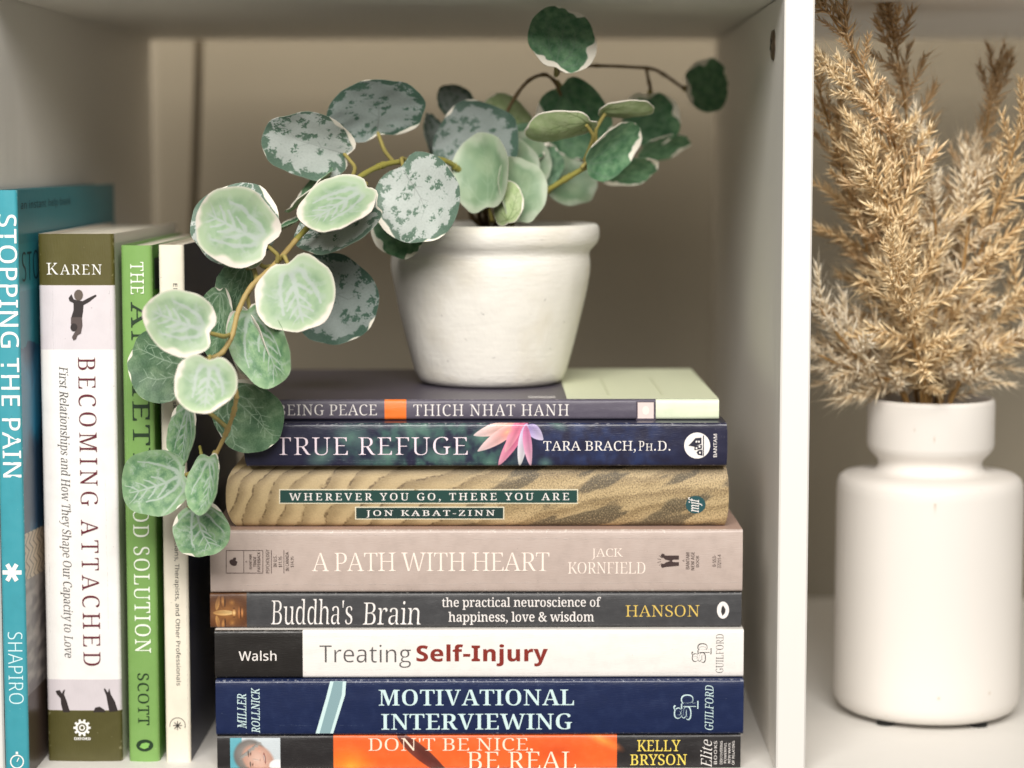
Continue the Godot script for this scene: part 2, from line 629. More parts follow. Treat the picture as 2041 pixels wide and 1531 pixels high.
func leaf_texture(kind: String, sd: int, size: int) -> ImageTexture:
	var im := Image.create(size, size, false, Image.FORMAT_RGB8)
	var big := noise(0.9, sd, 3)
	var mid := noise(2.6, sd + 3, 3)
	var fine := noise(16.0, sd + 5, 2)
	var cell := FastNoiseLite.new()
	cell.noise_type = FastNoiseLite.TYPE_CELLULAR
	cell.seed = sd
	cell.frequency = 3.1
	cell.cellular_return_type = FastNoiseLite.RETURN_DISTANCE
	cell.cellular_jitter = 1.0
	var net := cell.duplicate() as FastNoiseLite
	net.cellular_return_type = FastNoiseLite.RETURN_DISTANCE2_SUB
	net.frequency = 1.6
	var vs := veins(sd, kind != "pale" and kind != "veined") if kind != "spotted" and kind != "dusky" else []
	var mains := veins(sd, true).slice(0, 9)
	if vs.is_empty():
		vs = mains
	for py in size:
		for px in size:
			var p := Vector2(2.0 * px / (size - 1) - 1.0, 1.0 - 2.0 * py / (size - 1))
			var r := p.length()
			if r > 1.12:
				im.set_pixel(px, py, rgb8(228, 224, 208))
				continue
			var e := 1.0 - r
			var f := fine.get_noise_2d(p.x, p.y)
			var m := mid.get_noise_2d(p.x, p.y)
			var g := big.get_noise_2d(p.x, p.y)
			var dv := 9.0
			for v in vs:
				var a: Vector2 = v[0]
				var ab: Vector2 = v[1] - a
				var t := clampf((p - a).dot(ab) / ab.length_squared(), 0.0, 1.0)
				dv = minf(dv, p.distance_to(a + ab * t) / v[2])
			var dirn := p / maxf(r, 0.001)
			var gd := big.get_noise_2d(dirn.x * 0.7 + 3.0, dirn.y * 0.7)
			var wall := net.get_noise_2d(p.x + 0.12 * m, p.y + 0.1 * g) + 1.0
			var c: Color
			var cream := rgb8(232, 226, 212)
			var rim := 0.035 + 0.16 * maxf(0.0, g + 0.08)
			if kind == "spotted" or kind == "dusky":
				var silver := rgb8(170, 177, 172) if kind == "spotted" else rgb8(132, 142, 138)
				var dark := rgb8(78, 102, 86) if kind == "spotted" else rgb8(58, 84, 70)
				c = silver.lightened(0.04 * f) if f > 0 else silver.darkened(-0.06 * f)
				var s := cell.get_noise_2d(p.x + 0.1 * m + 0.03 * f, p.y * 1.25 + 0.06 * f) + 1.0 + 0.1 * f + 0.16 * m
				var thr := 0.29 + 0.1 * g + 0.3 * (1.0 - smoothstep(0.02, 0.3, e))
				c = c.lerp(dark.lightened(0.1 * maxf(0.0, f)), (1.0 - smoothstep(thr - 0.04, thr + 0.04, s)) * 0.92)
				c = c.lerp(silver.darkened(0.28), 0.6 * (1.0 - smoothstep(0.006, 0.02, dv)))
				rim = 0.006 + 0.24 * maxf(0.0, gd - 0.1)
			elif kind == "pale":
				var gr := rgb8(148, 176, 140).lerp(rgb8(168, 192, 158), clampf(0.5 + 0.8 * g, 0.0, 1.0))
				gr = gr.lerp(rgb8(124, 156, 122), clampf(0.4 + m, 0.0, 1.0) * 0.6)
				c = gr.lerp(rgb8(178, 190, 182), 0.85 * (1.0 - smoothstep(0.03, 0.12, dv + 0.05 * m)))
				c = c.lerp(rgb8(176, 190, 178), 0.6 * (1.0 - smoothstep(0.06, 0.28, wall)))
				c = c.lerp(rgb8(176, 198, 162), 0.9 * (1.0 - smoothstep(0.12, 0.42, e)))
				rim = 0.03 + 0.34 * maxf(0.0, gd - 0.04)
			elif kind == "green":
				c = rgb8(82, 114, 82).lerp(rgb8(120, 146, 114), clampf(0.5 + 0.9 * m, 0.0, 1.0))
				c = c.lerp(rgb8(60, 92, 66), clampf(0.3 + g, 0.0, 0.8))
				c = c.lerp(rgb8(166, 184, 164), 0.85 * (1.0 - smoothstep(0.008, 0.022, dv)))
				c = c.lerp(rgb8(140, 164, 138), 0.35 * (1.0 - smoothstep(0.02, 0.09, dv)))
				c = c.lightened(0.07 * f) if f > 0 else c.darkened(-0.12 * f)
				rim = 0.006 + 0.28 * maxf(0.0, gd - 0.08)
			elif kind == "veined":
				c = rgb8(76, 114, 80).lerp(rgb8(126, 156, 116), clampf(0.5 + 0.9 * m + 0.3 * f, 0.0, 1.0))
				c = c.lerp(rgb8(150, 166, 152), 1.0 - smoothstep(0.025, 0.085, dv + 0.03 * m + 0.02 * f))
				c = c.lerp(rgb8(148, 164, 150), 0.75 * (1.0 - smoothstep(0.06, 0.2, wall + 0.1 * f)))
				c = c.lerp(rgb8(140, 168, 128), 0.5 * (1.0 - smoothstep(0.05, 0.3, e + 0.1 * f)))
				rim = 0.006 + 0.3 * maxf(0.0, gd - 0.06)
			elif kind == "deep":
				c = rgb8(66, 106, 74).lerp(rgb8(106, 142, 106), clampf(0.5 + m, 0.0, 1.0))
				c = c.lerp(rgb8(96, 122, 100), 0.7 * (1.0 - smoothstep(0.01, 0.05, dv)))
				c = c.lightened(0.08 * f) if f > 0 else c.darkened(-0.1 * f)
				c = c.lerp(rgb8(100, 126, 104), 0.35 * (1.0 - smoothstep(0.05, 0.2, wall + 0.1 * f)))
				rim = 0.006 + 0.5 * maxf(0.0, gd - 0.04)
			elif kind == "plain":
				c = rgb8(108, 134, 104).lerp(rgb8(132, 152, 122), clampf(0.5 + g, 0.0, 1.0))
				c = c.lerp(rgb8(176, 184, 164), 0.8 * (1.0 - smoothstep(0.02, 0.3, e + 0.25 * g)))
				c = c.lerp(rgb8(150, 166, 144), 0.35 * (1.0 - smoothstep(0.01, 0.04, dv)))
				rim = 0.01
			else:
				c = rgb8(146, 166, 116).lerp(rgb8(168, 180, 140), clampf(0.5 + 0.7 * m, 0.0, 1.0))
				c = c.lerp(rgb8(98, 116, 68), 0.8 * (1.0 - smoothstep(0.008, 0.03, dv)))
				c = c.lightened(0.05 * f) if f > 0 else c.darkened(-0.05 * f)
				rim = 0.03 + 0.08 * maxf(0.0, g)
			var jag := (0.012 if kind == "pale" else 0.009) * m + 0.007 * f
			c = c.lerp(cream, smoothstep(rim + 0.02, rim - 0.01, e + jag * (0.3 + 5.0 * rim)) if kind != "pale" else smoothstep(rim + 0.09, rim - 0.05, e + jag))
			im.set_pixel(px, py, c)
	return tex(im)

func leaf_mat(kind: String, sd: int) -> StandardMaterial3D:
	var key := kind + str(sd)
	if not leaf_mats.has(key):
		var m := StandardMaterial3D.new()
		m.albedo_texture = leaf_texture(kind, 40 + sd * 17 + kind.length(), 128 if kind == "pale" else 208)
		m.roughness = 0.5
		m.albedo_color = Color(0.9, 0.89, 0.9) if kind == "pale" else Color.WHITE
		m.texture_repeat = false
		m.metallic_specular = 0.4
		m.heightmap_enabled = true
		m.heightmap_texture = m.albedo_texture
		m.heightmap_scale = 0.02
		leaf_mats[key] = m
	return leaf_mats[key]

func leaf_mesh(l: float, w: float, cup: float, fold: float, notch: float, point: float, top: Material, under: Material, sd: int) -> ArrayMesh:
	# lies in the xy plane, stalk end at -y, upper face towards +z
	var rings := 8
	var seg := 44
	var nz := noise(0.8, sd, 2)
	var arch := 0.16 * nz.get_noise_1d(sd * 7.7 + 3.0)
	var flip := -1.0 if sd % 2 else 1.0
	var place := func(i: int, j: int) -> Array:
		var a := TAU * j / seg
		var rho := float(i) / rings
		var dx := cos(a)
		var dy := sin(a)
		var down := maxf(0.0, -dy)
		var f := 1.0 - notch * exp(-pow(angle_difference(a, -PI / 2.0) / 0.26, 2.0)) * rho + point * pow(maxf(0.0, dy), 12.0)
		f *= 1.0 + 0.11 * nz.get_noise_2d(dx * 0.8, dy * 0.8) + 0.003 * nz.get_noise_2d(dx * 9.0, dy * 9.0)
		f *= 1.0 - 0.07 * pow(maxf(0.0, dy), 2.0) + 0.04 * down
		var x := dx * rho * f
		var y := dy * rho * f
		var zz := cup * (x * x + y * y * 0.7) + fold * absf(x) + arch * y * y * (1.0 + y) + 0.09 * nz.get_noise_2d(x * 1.1 + 5.0, y * 1.3) * rho
		return [Vector3(x * w / 2.0, y * l / 2.0, zz * w / 2.0), Vector2(0.5 + 0.49 * flip * dx * rho, 0.5 - 0.49 * dy * rho)]
	var am: ArrayMesh
	for side in 2:
		var st := SurfaceTool.new()
		st.begin(Mesh.PRIMITIVE_TRIANGLES)
		st.set_smooth_group(0)
		var lift_z := 0.00018 if side == 0 else -0.00018
		var c: Array = place.call(0, 0)
		for i in rings:
			for j in seg:
				var q := [place.call(i, j), place.call(i + 1, j), place.call(i + 1, j + 1), place.call(i, j + 1)]
				var p := []
				for v in q:
					p.append(v[0] + Vector3(0, 0, lift_z))
				if side == 1:
					quad(st, p[3], p[2], p[1], p[0], q[3][1], q[2][1], q[1][1], q[0][1])
				else:
					quad(st, p[0], p[1], p[2], p[3], q[0][1], q[1][1], q[2][1], q[3][1])
		if side == 0:
			st.set_smooth_group(1)
			for j in seg:
				var a: Array = place.call(rings, j)
				var b: Array = place.call(rings, j + 1)
				var d := Vector3(0, 0, 0.00018)
				quad(st, a[0] - d, b[0] - d, b[0] + d, a[0] + d, a[1], b[1], b[1], a[1])
		st.index()
		st.generate_normals()
		st.set_material(top if side == 0 else under)
		am = st.commit(am)
	return am

func leaf(plant: Node3D, d: Array) -> void:
	# [x, y, z mm, direction of the tip, length, width (pixels), pitch, roll, kind, variant, under side shown, stalk to [x, y, z mm] or null, cup, fold]
	var c := spot(d[0], d[1], d[2] / 1000.0)
	var scale := (c - eye).dot(-look.z) / FOCAL
	var a := deg_to_rad(d[3])
	var t := look.x * cos(a) + look.y * sin(a)
	var s := look.x * sin(a) - look.y * cos(a)
	var n := look.z
	var p := deg_to_rad(d[6])
	var r := deg_to_rad(d[7])
	var t2 := t * cos(p) - n * sin(p)
	var n2 := n * cos(p) + t * sin(p)
	var s2 := s * cos(r) - n2 * sin(r)
	var n3 := n2 * cos(r) + s * sin(r)
	var l: float = d[4] * scale / cos(p)
	var w: float = d[5] * scale / cos(r)
	if d[10]:
		s2 = -s2
		n3 = -n3
	var variant: int = d[9]
	var top := leaf_mat(d[8], variant % 2)
	var under := leaf_mat("under", 0)
	rng.seed = int(d[0] * 31.0 + d[1])
	var cup: float = d[12] + rng.randf_range(-0.05, 0.12)
	var fold: float = d[13] + rng.randf_range(-0.04, 0.1)
	var m := leaf_mesh(l, w, cup, fold, 0.16 if d[8] != "under" else 0.08, 0.05 if variant % 3 == 0 else 0.0, top, under, variant * 7 + int(d[0]) % 11)
	var o := part("leaf", m, null, plant, plant.transform.affine_inverse() * Transform3D(Basis(s2, t2, n3), c))
	if d[11] != null:
		var foot := Vector3(0, -l / 2.0 * 0.86, 0.0)
		var inv := o.transform.affine_inverse() * plant.transform.affine_inverse()
		var e: Vector3 = inv * spot(d[11][0], d[11][1], d[11][2] / 1000.0)
		var up := 0.0 if d[11].size() < 4 else float(d[11][3])
		var bow := foot.lerp(e, 0.45) + Vector3(0, -l * 0.08 - up * 0.001, 0)
		part("petiole", tube(smooth_line([foot + Vector3(0, l * 0.04, 0), foot.lerp(bow, 0.5), bow, e], 5), 0.00075, 0.001, 6), sheets.stalk, o)

func vine(plant: Node3D, pts: Array, r0: float, r1: float, mat: Material) -> void:
	var w := []
	for p in pts:
		w.append(plant.transform.affine_inverse() * spot(p[0], p[1], p[2] / 1000.0))
	var line := smooth_line(w, 7)
	var st := SurfaceTool.new()
	st.begin(Mesh.PRIMITIVE_TRIANGLES)
	tube_into(st, line, r0, r1, 8, 0.07)
	# swollen nodes where the leaf stalks leave
	for k in range(7, line.size() - 4, 7):
		var t := (line[k + 1] - line[k - 1]).normalized()
		tube_into(st, PackedVector3Array([line[k] - t * r0 * 1.6, line[k] - t * r0 * 0.5, line[k] + t * r0 * 0.5, line[k] + t * r0 * 1.6]), r1 * 1.3, r1 * 1.3, 8, 0.12)
	part("stem", st.commit(), mat, plant)

# ---------------------------------------------------------------- dried grass
func sprig_mesh(sd: int, bleach := 0.0) -> ArrayMesh:
	# one side twig, one unit long up +y, set with pointed bracts; vertex colours run from straw to cream at the points
	var rg := RandomNumberGenerator.new()
	rg.seed = sd
	var st := SurfaceTool.new()
	st.begin(Mesh.PRIMITIVE_TRIANGLES)
	var bend := Vector3(rg.randf_range(-0.15, 0.15), 0, rg.randf_range(-0.15, 0.15))
	var axis := func(u: float) -> Vector3: return Vector3(0, u, 0) + bend * u * u
	var needle := func(a: Vector3, dir: Vector3, l: float, r: float, k: float) -> void:
		var side := dir.cross(Vector3(0.31, 0.22, 0.93)).normalized()
		var up := dir.cross(side)
		var q := [a, a + dir * l * 0.4, a + dir * l]
		var ca := Color(0.5, 0.345, 0.18).lerp(Color(0.7, 0.525, 0.31), k)
		ca = ca.lerp(Color(0.86, 0.72, 0.5), bleach)
		var cb := Color(0.93, 0.83, 0.64).lerp(Color(0.98, 0.9, 0.75), bleach)
		for j in 3:
			var o0 := side * cos(TAU * j / 3.0) + up * sin(TAU * j / 3.0)
			var o1 := side * cos(TAU * (j + 1) / 3.0) + up * sin(TAU * (j + 1) / 3.0)
			var v := [[q[0] + o0 * r * 0.5, ca, o0], [q[0] + o1 * r * 0.5, ca, o1], [q[1] + o1 * r, ca.lerp(cb, 0.4), o1], [q[1] + o0 * r, ca.lerp(cb, 0.4), o0], [q[2], cb, dir]]
			for i in [0, 2, 1, 0, 3, 2, 3, 4, 2]:
				st.set_color(v[i][1])
				st.set_normal(v[i][2])
				st.add_vertex(v[i][0])
	var n := 22
	for i in n:
		var u := 0.08 + 0.92 * float(i) / n
		var az := i * 2.4 + rg.randf_range(-0.5, 0.5)
		var open := lerpf(0.85, 0.3, u) + rg.randf_range(-0.15, 0.15)
		var dir := (Vector3.UP * cos(open) + Vector3(cos(az), 0, sin(az)) * sin(open) + bend).normalized()
		needle.call(axis.call(u), dir, lerpf(0.42, 0.24, u) * rg.randf_range(0.6, 1.25), 0.027, rg.randf())
		for h in 1:
			# hair-fine awns
			needle.call(axis.call(u), (dir + Vector3(rg.randf_range(-0.6, 0.6), 0.2, rg.randf_range(-0.6, 0.6))).normalized(), 0.5 * rg.randf_range(0.6, 1.3), 0.0036, 1.0)
	for k in 4:
		needle.call(axis.call(k * 0.25), (axis.call(k * 0.25 + 0.25) - axis.call(k * 0.25)).normalized(), 0.3, 0.022, 0.1)
	return st.commit()

func plume(label: String, pts: Array, wide: float, pale: float, count: int, sd: int, variants: Array) -> void:
	# pts: the stem from the vase's mouth to its tip, as [x, y, z mm]
	var p := thing("dried_grass_plume", label, "dried grass", "dried grass plumes in the white vase")
	var w := []
	p.position = spot(pts[0][0], pts[0][1], pts[0][2] / 1000.0)
	for q in pts:
		w.append(spot(q[0], q[1], q[2] / 1000.0) - p.position)
	var line := smooth_line(w, 10)
	var rg := RandomNumberGenerator.new()
	rg.seed = sd
	part("stem", tube(line, 0.0011, 0.0004, 6), sheets.straw_stem, p)
	var mat: Material = sheets.straw[clampi(int(pale), 0, 3)]
	var n := line.size() - 1
	var pale_tip: float = {2: 0.36, 3: 0.3, 7: 0.5, 8: 0.4}.get(sd, 0.0)
	count = int(count * 0.95)
	for i in count:
		var u := pow(float(i) / (count - 1), 0.9)
		var f := lerpf(0.22, 1.0, u) * n
		var k := mini(int(f), n - 1)
		var at := line[k].lerp(line[k + 1], f - k)
		var t := (line[k + 1] - line[k]).normalized()
		var az := i * 2.399 + rg.randf_range(-0.4, 0.4)
		var s := t.cross(Vector3(0.2, 0.1, 1.0)).normalized()
		var o := s * cos(az) + t.cross(s) * sin(az)
		var open := lerpf(1.0, 0.14, pow(u, 2.0)) * rg.randf_range(0.75, 1.2)
		var dir := (t * cos(open) + o * sin(open)).normalized()
		if rg.randf() < 0.14:
			continue
		var l := 1.85 * wide * lerpf(1.0, 0.5, u) * rg.randf_range(0.6, 1.3) * lerpf(0.7, 1.0, minf(1.0, u * 5.0))
		var x := dir.cross(Vector3(0.1, 0.3, 1.0)).normalized().rotated(dir, rg.randf() * TAU)
		part("sprig", variants[6 + rg.randi() % 3] if u > 1.0 - pale_tip else variants[rg.randi() % 6], mat, p, Transform3D(Basis(x * l, dir * l, x.cross(dir) * l), at))

# ---------------------------------------------------------------- the place
func lights_and_lens() -> void:
	look = Basis(Vector3.UP, deg_to_rad(0.87)) * Basis(Vector3.RIGHT, deg_to_rad(-5.65))
	var d := ray(Vector2(1090, 1537))
	eye = Vector3(0, -d.y * (0.02 - EYE_Z) / d.z, EYE_Z)
	var cam := Camera3D.new()
	cam.name = "camera"
	var lens := CameraAttributesPhysical.new()
	lens.frustum_focal_length = 72.1
	lens.frustum_focus_distance = 0.9
	lens.exposure_aperture = 5.0
	cam.attributes = lens
	cam.transform = Transform3D(look, eye)
	add_child(cam)
	cam.far = 50.0
	cam.near = 0.05
	cam.current = true
	var env := Environment.new()
	env.background_mode = Environment.BG_COLOR
	env.background_color = Color(0.62, 0.6, 0.57)
	env.background_energy_multiplier = 0.27
	env.tonemap_mode = Environment.TONE_MAPPER_LINEAR
	env.tonemap_exposure = 2.25
	env.sdfgi_enabled = true
	env.ssao_enabled = true
	env.ssil_enabled = true
	var we := WorldEnvironment.new()
	we.name = "world"
	we.environment = env
	add_child(we)
	# the room's large soft ceiling light, in front of the shelf and to the left
	var key := AreaLight3D.new()
	key.name = "room_light"
	key.area_size = Vector2(1.3, 0.8)
	key.light_energy = 2.45
	key.light_color = Color(1.0, 0.985, 0.962)
	key.shadow_enabled = true
	key.area_range = 8.0
	add_child(key)
	key.look_at_from_position(Vector3(-0.08, 1.12, 1.5), Vector3(0.05, 0.2, 0.0))

	# the lamp over the shelf that washes the wall behind it
	var wash := AreaLight3D.new()
	wash.name = "wall_light"
	wash.area_size = Vector2(1.6, 0.3)
	wash.light_energy = 0.7
	wash.light_color = Color(1.0, 0.96, 0.9)
	wash.shadow_enabled = true
	wash.area_range = 8.0
	add_child(wash)
	wash.look_at_from_position(Vector3(-0.45, 0.85, -0.17), Vector3(-0.45, 0.0, -0.3), Vector3.BACK)

func wood_white(sd: int, c := Color(0.89, 0.877, 0.856)) -> StandardMaterial3D:
	var m := StandardMaterial3D.new()
	m.albedo_color = c
	m.roughness = 0.5
	m.uv1_triplanar = true
	m.uv1_world_triplanar = true
	m.uv1_scale = Vector3(3.0, 0.6, 3.0)
	m.heightmap_enabled = true
	m.heightmap_texture = noise_tex(0.06, sd)
	m.heightmap_scale = 0.02
	return m

func shelf_unit() -> void:
	var white := wood_white(3)
	var s := thing("bookshelf", "white open-backed bookshelf holding the books, the potted plant and the vase", "bookshelf")
	var zf := spot(1545, 1541, 0.023).z
	var zb := -0.345
	var xr := spot(1561, 300, zf).x
	var thick := spot(1621, 300, zf).x - xr
	var xl := spot(-18, 300, zf).x
	var top := spot(1090, 80, zb).y
	var d := zf - zb
	var zm := (zf + zb) / 2.0
	var w := xr - xl
	var h := top
	var board := func(called: String, size: Vector3, at: Vector3, label := "") -> Node3D:
		var m := part(called, box_mesh(size, 0.0007), white, s, Transform3D(Basis(), at))
		if label != "":
			m.set_meta("label", label)
		return m
	board.call("side_panel", Vector3(thick, h + 0.1, d), Vector3(xl - thick / 2.0, h / 2.0, zm))
	board.call("divider_panel", Vector3(thick, h - 0.0004, d), Vector3(xr + thick / 2.0, h / 2.0, zm))
	board.call("side_panel", Vector3(thick, h + 0.1, d), Vector3(xr + 2.0 * thick + w - thick / 2.0 , h / 2.0, zm))
	var full := 2.0 * w + thick - 0.0006
	board.call("shelf_board", Vector3(full, 0.03, d - 0.002), Vector3(xl + 0.0003 + full / 2.0, -0.015, zm))
	board.call("shelf_board", Vector3(full, 0.03, d - 0.002), Vector3(xl + 0.0003 + full / 2.0, top + 0.0152, zm))
	# cam lock fitting let into the divider
	var at := spot(1540, 90, -0.018)
	at.x = xr
	var disc := lathe(PackedVector2Array([Vector2(0.0, 0.0012), Vector2(0.0045, 0.0012), Vector2(0.0058, 0.0009), Vector2(0.0063, 0.0), Vector2(0.0063, -0.0006)]), 32)
	var metal := StandardMaterial3D.new()
	metal.albedo_color = Color(0.42, 0.36, 0.3)
	metal.metallic = 0.8
	metal.roughness = 0.4
	var turn := Transform3D(Basis(Vector3.BACK, PI / 2.0), at)
	var lock := part("cam_lock", disc, metal, s, turn)
	for k in 2:
		part("slot", box_mesh(Vector3(0.0062, 0.0002, 0.0011), 0.00005), ink(Color(0.06, 0.05, 0.04)), lock, Transform3D(Basis(Vector3.UP, 0.5 + k * PI / 2.0), Vector3(0, 0.00125 + k * 0.0001, 0)))
	# the room's wall behind the open back
	var plaster := StandardMaterial3D.new()
	plaster.albedo_color = Color(0.62, 0.588, 0.525)
	plaster.roughness = 0.85
	var wall := MeshInstance3D.new()
	wall.name = "back_wall"
	wall.mesh = box_mesh(Vector3(2.6, 2.6, 0.1), 0.001)
	wall.material_override = plaster
	wall.position = Vector3(0.2, 0.2, zb - 0.036 - 0.05)
	wall.set_meta("label", "beige room wall seen through the open back of the shelf")
	wall.set_meta("kind", "structure")
	wall.set_meta("category", "wall")
	add_child(wall)
	# cord hanging behind the shelf
	var cord := thing("power_cord", "thin dark cord hanging down the wall behind the upright books", "cord")
	cord.position = spot(380, 700, zb - 0.013)
	var line := []
	for k in 7:
		line.append(spot(398 - k * 5.0 + sin(k * 1.3) * 2.0, -60 + k * 190.0, zb - 0.013) - cord.position)
	part("cable", tube(smooth_line(line, 5), 0.0026, 0.0026, 8), ink(Color(0.48, 0.44, 0.37), 0.6), cord)

func pages() -> void:
	for k in 2:
		var m := StandardMaterial3D.new()
		var im := Image.create(256, 256, false, Image.FORMAT_RGB8)
		var rg := RandomNumberGenerator.new()
		rg.seed = 5 + k
		for i in 256:
			var v := rg.randf_range(0.72, 0.92)
			var c := Color(v, v * 0.96, v * 0.88)
			im.fill_rect(Rect2i(0, i, 256, 1) if k == 0 else Rect2i(i, 0, 1, 256), c)
		m.albedo_texture = tex(im)
		m.uv1_triplanar = true
		m.uv1_scale = Vector3(12, 12, 12)
		m.roughness = 0.9
		page_mats.append(m)

func cover(c: Color, rough := 0.4) -> StandardMaterial3D:
	return ink(c, rough)

func stack() -> void:
	var g := "books lying in a stack under the plant"
	var yaw := 1.35
	var white := rgb8(236, 230, 226)
	# ---- orange and black book at the bottom
	var im := page(1044, 73, 1.6, rgb8(34, 31, 32))
	var o := Vector2(433, 1465)
	bar(im, 1.6, o, [664, 1460, 1230, 1540], rgb8(228, 98, 38))
	var k := 1.6
	blob(im, Vector2((700 - o.x) * k, 110), Vector2(110, 90), 20, Color(0.98, 0.68, 0.2, 0.9), Color(0.93, 0.42, 0.12, 0.0), 0.3)
	petal(im, Vector2((790 - o.x) * k, 0), Vector2((900 - o.x) * k, 140), 22, rgb8(120, 52, 36), rgb8(98, 40, 34))
	blob(im, Vector2((1110 - o.x) * k, 60), Vector2(150, 70), 8, Color(0.84, 0.3, 0.12, 0.8), Color(0.92, 0.4, 0.14, 0.2), 0.1)
	blob(im, Vector2((1200 - o.x) * k, 22), Vector2(70, 18), 25, Color(0.97, 0.62, 0.26, 0.9), Color(0.93, 0.45, 0.2, 0.4), 0.2)
	bar(im, k, o, [459, 1474, 559, 1540], rgb8(198, 206, 210))
	bar(im, k, o, [459, 1474, 482, 1540], rgb8(96, 168, 182))
	# printed portrait, tilted: hair, face, features
	var q := func(x: float, y: float) -> Vector2: return (Vector2(x, y) - o) * k
	blob(im, q.call(498, 1508), Vector2(52, 50), 20, rgb8(168, 164, 158), rgb8(112, 106, 102), 0.08)
	blob(im, q.call(514, 1515), Vector2(54, 42), 35, rgb8(224, 190, 174), rgb8(188, 144, 126), 0.1)
	for i in 26:
		# strands of grey hair over the brow
		var a := q.call(474 + i * 1.5, 1512 - i * 1.15) as Vector2
		petal(im, a, a + Vector2(13 + (i * 7) % 9, 5 - (i * 5) % 11), 2.6, rgb8(120 + (i * 37) % 70, 116 + (i * 37) % 70, 112 + (i * 37) % 70), rgb8(188, 184, 178))
	for v in [[499, 1504], [503, 1525]]:
		petal(im, q.call(v[0] - 5, v[1] - 7), q.call(v[0] - 4, v[1] + 7), 3.0, rgb8(120, 104, 96), rgb8(120, 104, 96))
		blob(im, q.call(v[0], v[1]), Vector2(3, 7), 8, rgb8(60, 46, 42), Color(0.6, 0.44, 0.38, 0.3), 0.4)
	petal(im, q.call(502, 1514), q.call(518, 1517), 4, rgb8(226, 194, 178), rgb8(236, 206, 192))
	blob(im, q.call(518, 1516), Vector2(3, 8), 8, Color(0.6, 0.42, 0.36, 0.7), Color(0.8, 0.62, 0.55, 0.0), 0.4)
	petal(im, q.call(525, 1501), q.call(529, 1525), 4, rgb8(150, 84, 76), rgb8(150, 84, 76))
	petal(im, q.call(525, 1504), q.call(528, 1522), 2, rgb8(240, 234, 226), rgb8(240, 234, 226))
	blob(im, q.call(517, 1499), Vector2(9, 6), 30, Color(0.9, 0.66, 0.6, 0.6), Color(0.86, 0.66, 0.58, 0.0), 0.4)
	blob(im, q.call(552, 1527), Vector2(26, 20), 0, rgb8(240, 240, 238), rgb8(224, 226, 228), 0.1)
	bar(im, k, o, [559, 1460, 664, 1540], rgb8(34, 31, 32))
	worn(im, 11, true)
	var b := book("paperback_book", "orange and black paperback by Kelly Bryson at the bottom of the stack", [433, 1464.5, 1476, 1537], 0.017, yaw, 0.15, false, paper(im), cover(rgb8(200, 90, 40)), cover(rgb8(34, 31, 32)), {"group": g})
	write(b, "DON'T BE NICE,", [734, 1471, 1062, 1501], rgb8(250, 226, 204), face("Serif", -0.6))
	write(b, "BE REAL", [931, 1498, 1148, 1533], rgb8(250, 226, 204), face("Serif", -0.6), 0, 0.0, 0.0003)
	write(b, "KELLY", [1270, 1475, 1356, 1497], rgb8(236, 212, 96), face("Serif", 0.0))
	write(b, "BRYSON", [1256, 1503, 1369, 1525], rgb8(236, 212, 96), face("Serif", 0.0))
	write(b, "Elite", [1396, 1474, 1419, 1530], white, face("Serif", -0.8), 1, 0.35)
	write(b, "BOOKS", [1423, 1477, 1429, 1523], white, face("Sans", 0.0, 6), 1)
	write(b, "DISCOVERING", [1435, 1477, 1440, 1523], white, face("Sans"), 1)
	write(b, "POWERFUL", [1443, 1480, 1448, 1521], white, face("Sans"), 1)
	write(b, "NEW WAYS", [1451, 1481, 1456, 1521], white, face("Sans"), 1)
	write(b, "OF RELATING", [1459, 1477, 1464, 1524], white, face("Sans"), 1)
	# ---- navy book
	im = page(1052, 106, 1.4, rgb8(20, 34, 72))
	worn(im, 12, true)
	b = book("paperback_book", "thick navy paperback with pale blue Motivational Interviewing title", [430, 1355.5, 1482, 1464.5], 0.018, yaw, 0.155, false, paper(im, 0.36), cover(rgb8(22, 34, 70)), cover(rgb8(20, 30, 64)), {"group": g, "base": b.get_meta("top") + 0.0002})
	var ice := rgb8(202, 226, 226)
	shape(b, [[658, 1358], [690, 1358], [688, 1385], [664, 1462], [629, 1462], [650, 1390]], ice, 0.0001, "printed_stripe")
	shape(b, [[665, 1358.5], [683, 1358.5], [681, 1385], [658, 1461.5], [637, 1461.5], [657, 1390]], rgb8(132, 162, 168), 0.0002, "printed_stripe")
	write(b, "MOTIVATIONAL", [755, 1374, 1144, 1406], ice, face("SerifBold", -0.6, 0))
	write(b, "INTERVIEWING", [760, 1422, 1140, 1454], ice, face("SerifBold", -0.6, 0))
	write(b, "MILLER", [473, 1383, 491, 1452], ice, face("Serif", 0.2), 1, 0.22)
	write(b, "ROLLNICK", [501, 1371, 518, 1461], ice, face("Serif", 0.2), 1, 0.22)
	initials(b, [1342, 1384, 1392, 1435], ice, rgb8(24, 38, 76))
	write(b, "GUILFORD", [1405, 1366, 1422, 1455], ice, face("Serif", -0.2), 1, 0.22)
	# ---- white book
	im = page(1054, 97, 1.4, rgb8(234, 229, 224))
	bar(im, 1.4, Vector2(428, 1257), [428, 1257, 603, 1360], rgb8(32, 29, 27))
	worn(im, 13, true, 0.6)
	b = book("paperback_book", "white paperback on treating self-injury with a black author block", [428, 1256, 1482, 1355.5], 0.015, yaw, 0.152, false, paper(im, 0.36), cover(rgb8(232, 228, 222)), cover(rgb8(226, 222, 216)), {"group": g, "base": b.get_meta("top") + 0.0002})
	write(b, "Walsh", [476, 1297, 551, 1317], white, face("Sans"))
	write(b, "Treating", [637, 1285, 819, 1331], rgb8(84, 80, 80), face("Sans", -1.6))
	write(b, "Self-Injury", [830, 1284, 1092, 1328], rgb8(128, 38, 28), face("SansBold", 0.4))
	initials(b, [1378, 1282, 1418, 1321], rgb8(30, 27, 26), rgb8(234, 229, 224))
